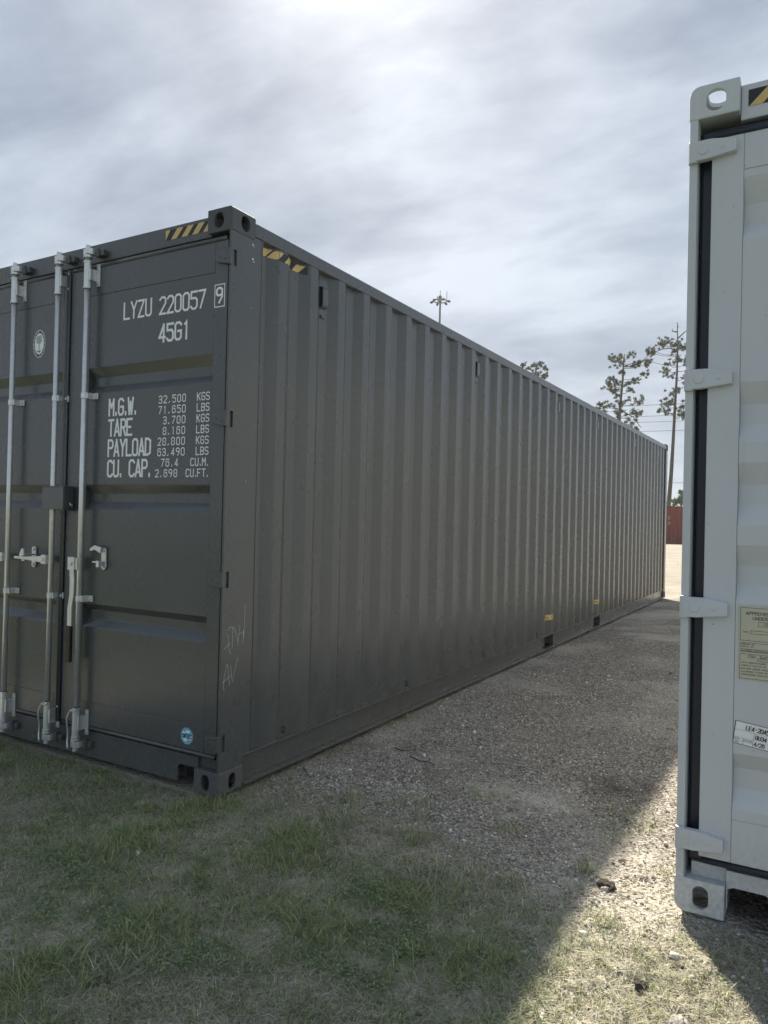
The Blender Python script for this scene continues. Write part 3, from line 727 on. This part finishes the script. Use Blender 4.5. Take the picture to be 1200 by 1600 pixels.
# consolidated data plate
px, pz0, pz1 = .188, .828, 1.080
dp_ = MB(); dp_.prism([(px, pz0), (px+.235, pz0), (px+.235, pz1), (px, pz1)], .0098, .0128, 1); dp_ = dp_.build('data_plate', M['aged'], bL, .001)
def plt(u, v, l): return (px+u*.235, .0096-l, pz0+v*(pz1-pz0))
mb = MB(); S = lambda pts, w=.0013: strip(mb, pts, w/.24, plt, .0004)
S([(.03, .53), (.97, .53), (.97, .97), (.03, .97), (.03, .53)]); S([(.03, .38), (.97, .38), (.97, .50), (.03, .50), (.03, .38)]); S([(.03, .02), (.97, .02), (.97, .35), (.03, .35), (.03, .02)])
S([(.26, .73), (.74, .73), (.74, .785), (.26, .785), (.26, .73)]); S([(.16, .625), (.42, .625), (.42, .665), (.16, .665), (.16, .625)]); S([(.05, .39), (.7, .39), (.7, .415), (.05, .415), (.05, .39)])
S([(.26, .265), (.66, .265), (.66, .295), (.26, .295), (.26, .265)])
for s, u, v, h, ad in (('APPROVED FOR TRANSPORT', .10, .875, .045, .040), ('UNDER CUSTOMS SEAL', .19, .81, .045, .040), ('CHN/CCS', .34, .742, .034, .034), ('TYPE', .06, .632, .022, .018), ('MANUFACTURER', .45, .655, .018, .018), ('NO OF PACKAGE', .45, .62, .018, .018),
                       ('PRODUCT NO', .05, .470, .018, .017), ('SERIAL NO', .05, .440, .018, .017), ('TIMBER COMPONENT TREATMENT', .06, .396, .013, .021), ('CSC SAFETY APPROVAL', .14, .302, .034, .037),
                       ('DATE MANUFACTURED', .05, .225, .020, .019), ('IDENTIFICATION NO', .05, .185, .020, .019), ('MAXIMUM GROSS MASS', .05, .145, .020, .019), ('ALLOWABLE STACKING LOAD', .05, .105, .020, .019), ('TRANSVERSE RACKING TEST', .05, .065, .020, .019)):
    text(mb, s, u, v, h, ad, plt, .16)
mb.build('plate_lettering', M['plateink'], dp_)
# tilted paper label with handwriting
th = R(-7); lw, lh = .112, .078; ox, oz = .186, .688
def lab(u, v, l):
    a, b_ = u*lw, (v-1)*lh; return (ox+a*math.cos(th)-b_*math.sin(th), .0117-l, oz+a*math.sin(th)+b_*math.cos(th))
pp = MB().add([lab(0, 0, .0004), lab(1, 0, .0004), lab(1, 1, .0004), lab(0, 1, .0004)], [(0, 1, 2, 3)]).build('paper_label', M['white'], bL)
mb = MB(); strip(mb, [(.005, .01), (.995, .01), (.995, .99), (.005, .99), (.005, .01)], .022, lab, .0007)
for a, b_, c1, d1 in ((.02, .62, .98, .62), (.02, .30, .55, .30), (.02, .16, .55, .16), (.28, .02, .28, .30), (.55, .02, .55, .62)): strip(mb, [(a, b_), (c1, d1)], .008, lab, .0008)
for s, u, v, h, ad in (('LE4-2045', .30, .68, .20, .080), ('BU34', .60, .36, .19, .08), ('4/26', .60, .08, .18, .075), ('DATE', .04, .20, .06, .04), ('TARE', .04, .06, .06, .04), ('LOCATION', .30, .20, .06, .03)): text(mb, s, u, v, h, ad, lambda u, v, l: lab(u+(v-.5)*.05, v, l+.0012), .12)
mb.build('handwriting', M['blackp'], pp)

# --- red container far across the yard
PD = dict(mat=M['red'])
rc = empty('shipping_container', (-14.9, 55.0, .0), R(7)); tag(rc, 'rust red container far off, seen in the gap between the two near ones', 'shipping container', 'shipping containers')
LX, LH = 12.192, 2.75
V = []; Fc = []; pr = []; xx = .15
while xx < LX-.2: pr += [(xx, .036), (xx+.068, 0), (xx+.14, 0), (xx+.208, .036)]; xx += .2845
for sy in (0, 1):
    V = []; Fc = []
    for (x, dy) in pr: V += [(x, (.01+dy) if not sy else 2.42-dy, .16), (x, (.01+dy) if not sy else 2.42-dy, LH-.06)]
    for i in range(len(pr)-1): Fc.append((2*i, 2*i+2, 2*i+3, 2*i+1))
    MB().add(V, Fc).build('side_panel', M['red'], rc)
    mb = MB(); yy = 0 if not sy else 2.38
    mb.box(.16, LX-.16, yy, yy+.05, 0.02, .16); MB().box(.16, LX-.16, yy, yy+.05, LH-.07, LH).build('top_rail', M['red'], rc); mb.build('bottom_rail', M['red'], rc)
    for xq in (0, LX-.15): MB().box(xq, xq+.15, yy-.005, yy+.055, 0, LH+.02).build('corner_post', M['red'], rc)
MB().box(.05, LX-.05, .05, 2.37, LH-.05, LH-.02).build('roof_panel', M['red'], rc)
for xq in (.02, LX-.06): MB().box(xq, xq+.04, .06, 2.37, .02, LH-.02).build('end_panel', M['red'], rc)
mb = MB(); text(mb, 'C', 7.75, 1.8, .22, .3, lambda u, v, l: (u, .004-l, v), .14, .12); mb.build('lettering', M['aged'], rc); mb = MB(); text(mb, 'U', 7.75, 1.4, .22, .25, lambda u, v, l: (u, .004-l, v), .14, .12); mb.build('lettering', M['aged'], rc)

# ------------------------------------------------------------ high mast floodlight
mx, my, mzt = -38.25, 79.75, 28.6
mast = empty('high_mast_light', (mx, my, 0)); tag(mast, 'tall floodlight mast with a ring of lamps rising behind the dark container', 'light mast')
MB().tube([(0, 0, 0), (0, 0, 14), (0, 0, mzt)], [.32, .22, .11], 12).build('pole', M['steelgrey'], mast, smooth=True)
mb = MB(); ring = [(.8*math.cos(t*math.pi/12), .8*math.sin(t*math.pi/12), mzt-.35) for t in range(25)]; mb.tube(ring, .07, 6)
for k in range(3): a = k*2*math.pi/3+.3; mb.tube([(0, 0, mzt), (.4*math.cos(a), .4*math.sin(a), mzt+.05), (.8*math.cos(a), .8*math.sin(a), mzt-.35)], .05, 6)
mb.tube([(0, 0, mzt-.5), (0, 0, mzt+.3)], .19, 10); mb.build('ring_frame', M['steelgrey'], mast)
for k in range(6):
    a = k*math.pi/3+.25; x, y = .8*math.cos(a), .8*math.sin(a); x2, y2 = 1.25*math.cos(a), 1.25*math.sin(a)
    MB().tube([(x, y, mzt-.36), ((x+x2)/2, (y+y2)/2, mzt-.42), (x2, y2, mzt-.50)], [.06, .15, .12], 10).build('floodlight', M['lampglass'], mast)
for (x, y, h_) in ((0, 0, 1.0), (.8, .2, .8), (-.6, .5, .5)): MB().tube([(x, y, mzt-.2), (x, y, mzt+h_)], .035, 6).build('lightning_rod', M['steelgrey'], mast)

# ------------------------------------------------------------ trees across the yard
nr = np.random.default_rng(3)
def tufts(cl, per, size, squash=.7):
    """needle tufts: short crossed slivers spread through each clump (x, y, z, r)"""
    V = []; 
    for (x, y, z, r_) in cl:
        n = int(per*(r_**1.6))+8
        dirs = nr.normal(size=(n, 3)); dirs /= np.linalg.norm(dirs, axis=1)[:, None]
        rr = r_*nr.uniform(.15, 1, n)**.6*(1+.25*nr.normal(size=n)); c = np.array([x, y, z])+dirs*rr[:, None]*np.array([1, 1, squash])
        for k in range(4):
            dd = nr.normal(size=(n, 3))+np.array([0, 0, .5]); dd /= np.linalg.norm(dd, axis=1)[:, None]
            sd = np.cross(dd, nr.normal(size=(n, 3))); sd /= np.linalg.norm(sd, axis=1)[:, None]
            L_ = size*nr.uniform(.7, 1.4, n)[:, None]; w = size*.16
            V.append(np.stack([c-sd*w, c+sd*w, c+dd*L_], 1).reshape(-1, 3))
    V = np.concatenate(V); return V, np.arange(len(V)).reshape(-1, 3)
VX = np.array([math.cos(YAW), math.sin(YAW)])        # across the view
def tree(name, loc, kpx, u0, v0, trunk, limbs, clumps, r0, label, mat, kind_mat='needles', size=.20, per=88, z0=0., group='pines beyond the yard', cat='pine tree', stumpy=.35):
    """crown sketch: (u, v, r) in photograph units scaled by kpx metres; u across, v down from v0 (ground level)"""
    root = empty(name, (loc[0], loc[1], 0))
    def P3(u, v, dep=0.): a = (u-u0)*kpx; return (a*VX[0]-dep*VX[1], a*VX[1]+dep*VX[0], (v0-v)*kpx+1.38)
    tp = [P3(u, v) for u, v in trunk]; n = len(tp)
    MB().tube(tp, [r0*(1-.85*i/(n-1)) for i in range(n)], 8).build('trunk', M['bark'], root, smooth=True)
    for L_ in limbs:
        pts = [P3(u, v, nr.uniform(-.8, .8) if i else 0) for i, (u, v) in enumerate(L_)]
        MB().tube(pts, [max(.03, r0*.28*(1-.8*i/(len(pts)-1))) for i in range(len(pts))], 6).build('limb', M['bark'], root)
    cl = []
    for (u, v, r_) in clumps:
        dep = nr.uniform(-1.3, 1.3); x, y, z = P3(u, v, dep); cl.append((x, y, z, r_*kpx*.9))
        for q in range(7):
            cl.append((x+nr.normal()*r_*kpx*1.0, y+nr.normal()*r_*kpx*1.0, z+nr.normal()*r_*kpx*.8, r_*kpx*.42))
        # branch from the trunk to the clump
        tv = max(trunk, key=lambda t: -abs(t[1]-v-6)); tx = P3(*tv)
        t2 = P3(np.interp(v+5, [t[1] for t in trunk[::-1]], [t[0] for t in trunk[::-1]]), v+5)
        MB().tube([t2, ((t2[0]+x)/2, (t2[1]+y)/2, (t2[2]+z)/2-.15), (x, y, z)], [r0*.14, r0*.09, .02], 5).build('limb', M['bark'], root)
    V, Fc = tufts(cl, per, size); link('crown', fastmesh('crown', V, Fc, M[kind_mat]), root)
    return tag(root, label, cat, group)
K = 80/1168
tree('pine_tree', (-10.43, 76.2), .0640, 1048, 820, [(1047, 843), (1046, 790), (1049, 740), (1051, 690), (1053, 630), (1055, 580), (1055, 540), (1054, 503)],
     [[(1054, 549), (1040, 546), (1028, 547), (1012, 553), (1002, 565)], [(1055, 528), (1063, 519), (1072, 514)], [(1054, 518), (1046, 517), (1043, 516)], [(1054, 511), (1058, 507)], [(1055, 545), (1068, 543), (1080, 540)]],
     [(1011, 551, 5), (1003, 566, 4.5), (1018, 549, 4), (1024, 541, 5), (1034, 535, 4), (1044, 531, 4), (1046, 541, 4), (1062, 533, 5), (1065, 541, 4), (1047, 575, 6), (1043, 568, 4), (1062, 559, 5), (1063, 568, 4), (1052, 585, 5), (1062, 590, 4),
      (1060, 607, 6), (1054, 612, 4), (1066, 602, 4), (1036, 632, 7), (1044, 628, 5), (1033, 641, 4), (1042, 642, 5), (1060, 637, 6), (1058, 650, 5), (1068, 646, 5), (1074, 555, 6), (1078, 600, 6), (1076, 575, 5), (1080, 632, 6), (1050, 549, 3)],
     .25, 'tallest pine in the gap, bare spire on top and foliage in separate clumps', None)
tree('pine_tree', (-14.1, 70.4), .0612, 963, 818, [(958, 842), (959, 740), (960, 670), (962, 630), (965, 590), (966, 562), (967, 552)],
     [[(965, 572), (978, 566), (990, 562)], [(962, 640), (945, 636), (930, 634)], [(962, 640), (980, 652), (994, 667)]],
     [(953, 558, 5), (946, 562, 3), (973, 556, 4), (966, 553, 4), (985, 567, 4), (990, 566, 4), (996, 570, 3), (966, 566, 4), (950, 589, 5), (959, 583, 4), (992, 588, 4), (985, 592, 4), (976, 597, 5), (946, 606, 6), (957, 610, 6), (940, 600, 3.5), (972, 610, 5), (988, 629, 6), (965, 629, 7), (976, 645, 7), (946, 633, 6), (934, 637, 5), (954, 645, 7), (988, 648, 5), (994, 668, 2.5), (927, 634, 3), (965, 655, 7), (980, 662, 5), (945, 655, 6), (958, 600, 4)],
     .22, 'bushy pine poking above the far end of the dark container roof', None)
tree('pine_tree', (-25.1, 77.4), .0710, 838, 816, [(838, 838), (837, 720), (837, 640), (837, 600), (839, 578), (840, 569)],
     [[(837, 592), (825, 580), (816, 574)], [(838, 590), (848, 580)]],
     [(835, 572, 5), (842, 570, 4), (850, 576, 5), (828, 577, 4), (817, 574, 2.5), (850, 589, 4), (841, 582, 5), (856, 583, 3), (832, 588, 5), (846, 600, 6), (830, 605, 6)],
     .22, 'pine with only its small top showing over the middle of the dark container roof', None)
tree('leafy_tree', (-8.6, 70.9), .0598, 1060, 820, [(1060, 843), (1060, 800), (1061, 785), (1060, 770)], [[(1060, 790), (1052, 782)], [(1060, 782), (1066, 772)]],
     [(1056, 786, 6), (1064, 783, 6), (1048, 787, 5), (1058, 776, 3.5), (1066, 770, 3), (1070, 784, 6), (1040, 790, 6), (1078, 788, 7)], .14, 'low light green tree just over the red container', None, 'leaves', .22, 30, group=None, cat='tree')

# ------------------------------------------------------------ power line
def pole(x, y, lab_):
    p_ = empty('utility_pole', (x, y, 0)); tag(p_, lab_, 'utility pole', 'utility poles')
    MB().tube([(0, 0, 0), (0, 0, 17.4)], [.2, .13], 10).build('post', M['bark'], p_, smooth=True)
    MB().box(-.06, .06, -1.2, 1.2, 15.3, 15.45).build('crossarm', M['bark'], p_)
P0, P1 = (-62., 91.), (26., 99.)
pole(*P0, 'utility pole hidden behind the dark container, carrying the wires'); pole(*P1, 'utility pole hidden behind the pale container, carrying the wires')
for i, (z, dy, lb_) in enumerate(((17.0, 0, 'highest thin wire crossing the sky between the pines'), (15.45, -1.1, 'second wire from the top, crossing behind the tall pine trunk'), (15.0, 1.1, 'third wire from the top, close under the second one'), (13.7, 0, 'fourth wire down, crossing just over the far roof corner'), (7.2, 0, 'lowest wire, just above the red container and the low tree'))):
    pts = []
    for k in range(25):
        t = k/24; pts.append((P0[0]+(P1[0]-P0[0])*t, P0[1]+(P1[1]-P0[1])*t+dy, z-.9*4*t*(1-t)+.3))
    tag(MB().tube(pts, .024, 5).build('power_line', M['wire'], None, smooth=True), lb_, 'wire', 'overhead wires')

# ------------------------------------------------------------ gravel, grass, straw (uncountable)
def place_on(n, x0, x1, y0, y1, dens):
    out = []
    tot = 0
    while tot < n:
        x = nr.uniform(x0, x1, n); y = nr.uniform(y0, y1, n); k = nr.uniform(0, 1, n) < dens(x, y); out.append(np.stack([x[k], y[k]], 1)); tot += k.sum()
    return np.concatenate(out)[:n]
def outside(x, y, mA=.0, mB=.0):
    a = (x < mA) & (x > -2.438-mA) & (y > -mA*.6); b_ = (x > 2.08-mB) & (y > .052-mB*.5); return ~(a | b_)
def infr(x, y):
    """roughly the wedge of ground that can be seen (with a margin)"""
    dx, dy = x-2.5, y+2.756; fwd = dx*-.503+dy*.864; lat = dx*.864+dy*.503; return (fwd > 1.45) & (np.abs(lat) < fwd*.60+.25)
ico = bmesh.new(); bmesh.ops.create_icosphere(ico, subdivisions=1, radius=1); iv = np.array([v.co[:] for v in ico.verts]); if_ = np.array([[v.index for v in f_.verts] for f_ in ico.faces]); ico.free()
def stones(n, pts, smin, smax, pw=2.2, sink=.25):
    s = smin+(smax-smin)*nr.uniform(0, 1, n)**pw
    sc_ = np.stack([s*nr.uniform(.8, 1.4, n), s*nr.uniform(.7, 1.1, n), s*nr.uniform(.45, .85, n)], 1)
    V = iv[None]*(1+.22*nr.normal(size=(n, 12, 1)))*sc_[:, None]
    a = nr.uniform(0, 6.28, n); ca, sa = np.cos(a)[:, None], np.sin(a)[:, None]; t = nr.normal(size=n)[:, None]*.35
    x, y, z = V[..., 0], V[..., 1], V[..., 2]; y, z = y*np.cos(t)-z*np.sin(t), y*np.sin(t)+z*np.cos(t)
    x, y = x*ca-y*sa, x*sa+y*ca
    h_ = height(pts[:, 0], pts[:, 1])+sc_[:, 2]*(1-2*sink)
    V = np.stack([x+pts[:, 0:1], y+pts[:, 1:2], z+h_[:, None]], -1).reshape(-1, 3)
    Fq = (if_[None]+(np.arange(n)*12)[:, None, None]).reshape(-1, 3); return V, Fq
def gdens(x, y):
    bright = 0
    g = grassmask(x, y); pt = sstep(-.15, .25, fbm(x, y, 1.6, 3, 51)); sun_ = sstep(1.7, 2., x)
    dist = np.hypot(x-2.5, y+2.756)
    d_ = (.25+.75*pt)*(1-.88*g*(1-.45*sun_))*np.clip(3.2/dist, 0, 1)**1.3
    return d_*outside(x, y, .01, .0)*infr(x, y)
n = 70000; pts = place_on(n, -2.4, 2.7, -1.9, 6.5, gdens); V1, F1 = stones(n, pts, .0016, .0066, 2.2)
n2_ = 340; pts = place_on(n2_, -2.4, 2.7, -1.9, 6., gdens); V2, F2 = stones(n2_, pts, .008, .017, 2.)
gv = link('gravel', fastmesh('gravel', np.concatenate([V1, V2]), np.concatenate([F1, F2+len(V1)]), M['stone'])); tag(gv, 'loose grey and white gravel between the containers', kind='stuff')

def blades(pts, L_, w, lean, dry, name, mat, flat_=0.):
    """each blade: 2 quads + tip, curved"""
    n = len(pts); a = nr.uniform(0, 6.28, n); dx, dy = np.cos(a), np.sin(a); px_, py_ = -dy, dx
    z0 = height(pts[:, 0], pts[:, 1])-.003
    cen = np.stack([pts[:, 0], pts[:, 1], z0], 1); rows = []
    for t, ww in ((0., 1.), (.4, .9), (.75, .6), (1., .05)):
        hor_ = lean*L_*t**1.7; ver = L_*t*np.sqrt(np.clip(1-lean**2*.75*t, .02, 1))*(1-flat_)+.004*flat_
        c = cen+np.stack([dx*hor_, dy*hor_, ver], 1); o_ = np.stack([px_, py_, np.zeros(n)], 1)*(w*ww*.5)[:, None]
        rows += [c-o_, c+o_]
    V = np.stack(rows, 1).reshape(-1, 3); b0 = (np.arange(n)*8)[:, None]
    q = np.concatenate([b0+np.array([[0, 1, 3, 2]]), b0+np.array([[2, 3, 5, 4]]), b0+np.array([[4, 5, 7, 6]])], 1).reshape(-1, 4)
    return V, q, np.repeat(dry, 8)
def dryness(x, y):
    g = fbm(x, y, 1.7, 3, 61)+.5*fbm(x, y, 6, 2, 63); green = sstep(.05, -.25, y+.28*x-.02+g*.5)
    hay = np.exp(-(((x-.78)/.20)**2+((y+1.20)/.10)**2))
    sun_ = sstep(1.72, 1.95, x)
    return np.clip(.55-.48*green+.6*hay-.10*sun_+.45*g, .04, .97)
def tdens(x, y):
    g = grassmask(x, y); cl_ = sstep(-.35, .30, fbm(x, y, 7.5, 3, 71)); sun_ = sstep(1.72, 1.95, x)
    edge = .22*sstep(2.0, .6, y)*sstep(.12, .35, fbm(x, y, 3.4, 3, 81))
    along = .6*np.exp(-np.clip(np.abs(x-.03), 0, 9)/.04)*(y > .05)*(y < 2.6)*sstep(-.1, .2, fbm(x*0+2, y, 3, 2, 91))
    d_ = g**1.5*(.25+.75*cl_)*(1-.55*sun_)+edge+along
    return np.clip(d_, 0, 1)*outside(x, y, .0, .0)*infr(x, y)
n = 80000; pts = place_on(n, -2.3, 2.7, -2.0, 3., tdens); x, y = pts[:, 0], pts[:, 1]
# pull blades into tussocks
cc = place_on(5200, -2.3, 2.7, -2., 3., tdens); j = nr.integers(0, len(cc), n//2); pts[:n//2] = cc[j]+nr.normal(size=(n//2, 2))*.012; x, y = pts[:, 0], pts[:, 1]
keep = outside(x, y, .004, .004); pts = pts[keep]; x, y = pts[:, 0], pts[:, 1]; n = len(pts)
dr = (nr.uniform(0, 1, n) < dryness(x, y)).astype(float)*nr.uniform(.6, 1, n)
V, q, da = blades(pts, nr.uniform(.012, .042, n)*(1+.9*sstep(.1, .4, fbm(x, y, 3, 2, 13))), nr.uniform(.0012, .0042, n), nr.uniform(.6, 1.14, n), dr, 'grass', None)
tag(link('grass', fastmesh('grass', V, q, M['grass'], {'dry': da})), 'worn short grass in front of the containers', kind='stuff')
# flat straw and dead thatch
def sdens(x, y):
    g = grassmask(x, y); hay = np.exp(-(((x-.78)/.22)**2+((y+1.20)/.12)**2)); sun_ = sstep(1.7, 1.9, x)*sstep(.8, 0., y)
    return np.clip(g*(.22+.25*sstep(0, .3, fbm(x, y, 3, 3, 101)))+hay+.17*sun_, 0, 1)*outside(x, y)*infr(x, y)
n = 70000; pts = place_on(n, -2.3, 2.7, -2., 1.5, sdens)
V, q, da = blades(pts, nr.uniform(.02, .065, n), nr.uniform(.0012, .0024, n), np.full(n, .95), nr.uniform(.75, 1, n), 'straw', None, .8)
V[:, 2] += np.repeat(nr.uniform(.001, .010, n), 8)
tag(link('straw', fastmesh('straw', V, q, M['grass'], {'dry': da})), 'dead straw and thatch lying between the grass', kind='stuff')
# broad-leaved ground cover in green patches
PC = [(.42, -1.06, .30, .16), (.30, -.95, .25, .12), (.75, -1.02, .22, .10), (1.25, -.52, .16, .12), (1.10, -.40, .12, .10), (1.42, -.62, .14, .10), (.0, -.86, .2, .1), (.60, -1.42, .15, .08), (1.28, -.78, .20, .08)]
def cdens(x, y):
    d_ = 0
    for (a, b_, rx, ry) in PC: d_ = np.maximum(d_, np.exp(-(((x-a)/rx)**2+((y-b_)/ry)**2)*1.2))
    return d_*sstep(-.25, .2, fbm(x, y, 8, 2, 111))*outside(x, y)
n = 15000; pts = place_on(n, -1.2, 2.2, -1.9, .4, cdens); a = nr.uniform(0, 6.28, n); L_ = nr.uniform(.005, .013, n); w = L_*nr.uniform(.45, .7, n)
d1 = np.stack([np.cos(a), np.sin(a), nr.uniform(-.1, .7, n)], 1); sd = np.stack([-np.sin(a), np.cos(a), nr.normal(size=n)*.3], 1)
c0 = np.stack([pts[:, 0], pts[:, 1], height(pts[:, 0], pts[:, 1])+nr.uniform(.002, .022, n)], 1)
V = np.stack([c0, c0+d1*(L_*.5)[:, None]+sd*(w*.5)[:, None], c0+d1*L_[:, None], c0+d1*(L_*.5)[:, None]-sd*(w*.5)[:, None]], 1).reshape(-1, 3)
tag(link('ground_cover', fastmesh('ground_cover', V, np.arange(4*n).reshape(-1, 4), M['clover'])), 'small green clover-like leaves in low patches', kind='stuff')

# ------------------------------------------------------------ small single things on the ground
def lump(name, x, y, r_, mat, sz=.6, sub=3, seed=1, amp=.25, sink=.3):
    bm = bmesh.new(); bmesh.ops.create_icosphere(bm, subdivisions=sub, radius=1); q_ = np.random.default_rng(seed); off = q_.uniform(0, 50, 3)
    for v in bm.verts:
        c = v.co; k = 1+amp*2*float(vnoise(np.array(c.x*1.6+off[0]+c.z), np.array(c.y*1.6+off[1]-c.z*1.3), seed))+amp*float(vnoise(np.array(c.x*5+off[2]+c.z*3), np.array(c.y*5+c.z*2), seed))
        v.co = c*k
        v.co.z *= sz
    me = bpy.data.meshes.new(name); bm.to_mesh(me); bm.free(); me.materials.append(mat)
    o = link(name, me); o.scale = (r_,)*3; o.location = (x, y, float(height(np.array(x), np.array(y)))+r_*sz*(1-2*sink)); o.rotation_euler.z = seed; return o
tag(lump('rock', 2.185, -.525, .028, M['rock'], .7, sub=4, seed=4), 'pale rounded rock in the sunlit strip at the bottom edge', 'rock')
tag(lump('soil_clod', 1.83, .145, .032, M['clod'], .5, sub=4, seed=5, amp=.35), 'dark brown clod of soil at the edge of the sunlit strip', 'clod')
tag(lump('soil_clod', 2.06, -.40, .022, M['clod'], .6, seed=6, amp=.5), 'dark clod beside the pale rock in the sunlight', 'clod')
tag(lump('soil_clod', 2.14, -.24, .018, M['clod'], .6, seed=8, amp=.5), 'small dark clod between the rock and the pale container', 'clod')
def twig(pts, r_, lb_):
    P_ = [(x, y, float(height(np.array(x), np.array(y)))+.006+r_) for x, y in pts]
    return tag(MB().tube(P_, [r_*(1-.6*i/(len(P_)-1)) for i in range(len(P_))], 6).build('twig', M['twig'], None, smooth=True), lb_, 'twig', 'fallen twigs')
def tuft(x0, y0, n, spread, lo, hi, dry_, lb_, sd_):
    global nr
    nr = np.random.default_rng(sd_); q_ = nr.normal(size=(n, 2))*spread+np.array([x0, y0]); dd = (nr.uniform(0, 1, n) < dry_)*nr.uniform(.6, 1, n)
    V, q, da = blades(q_, nr.uniform(lo, hi, n), nr.uniform(.002, .0038, n), nr.uniform(.4, 1., n), dd, 'g', None)
    return tag(link('grass_tuft', fastmesh('grass_tuft', V, q, M['grass'], {'dry': da})), lb_, 'grass tuft', 'grass tufts on the gravel')
tuft(1.735, .215, 70, .022, .03, .08, .25, 'upright yellow-green grass tuft just left of the dark soil clod', 1)
tuft(1.88, -.12, 80, .03, .025, .07, .3, 'green weedy tuft in the sunlit strip below the dark soil clod', 2)
tuft(2.30, -.16, 60, .03, .03, .07, .7, 'pale dry tuft in the shade under the pale container corner', 3)
tuft(1.33, .42, 90, .03, .02, .06, .6, 'brownish weed patch alone on the gravel between the two containers', 4)
tuft(.52, .42, 90, .05, .02, .055, .45, 'low weed patch on the gravel nearest the dark container corner', 5)
tuft(2.0, .40, 60, .03, .02, .05, .85, 'dry straw tuft in the sunlit gravel against the pale container', 6)
tuft(1.05, .08, 110, .035, .02, .06, .2, 'dark green tuft where the turf meets the gravel', 7)
tuft(.012, -.012, 40, .03, .03, .08, .5, 'grass tuft growing against the bottom corner of the dark container', 8)
twig([(.30, 1.22), (.36, 1.20), (.43, 1.22)], .004, 'thin dark twig on the gravel nearest the long wall of the dark container')
twig([(.47, 1.10), (.55, 1.06), (.62, 1.05), (.67, 1.01)], .004, 'longer dark twig lying on open gravel')
twig([(.06, .62), (.13, .55), (.19, .52)], .0035, 'short twig close to the bottom rail near the container corner')
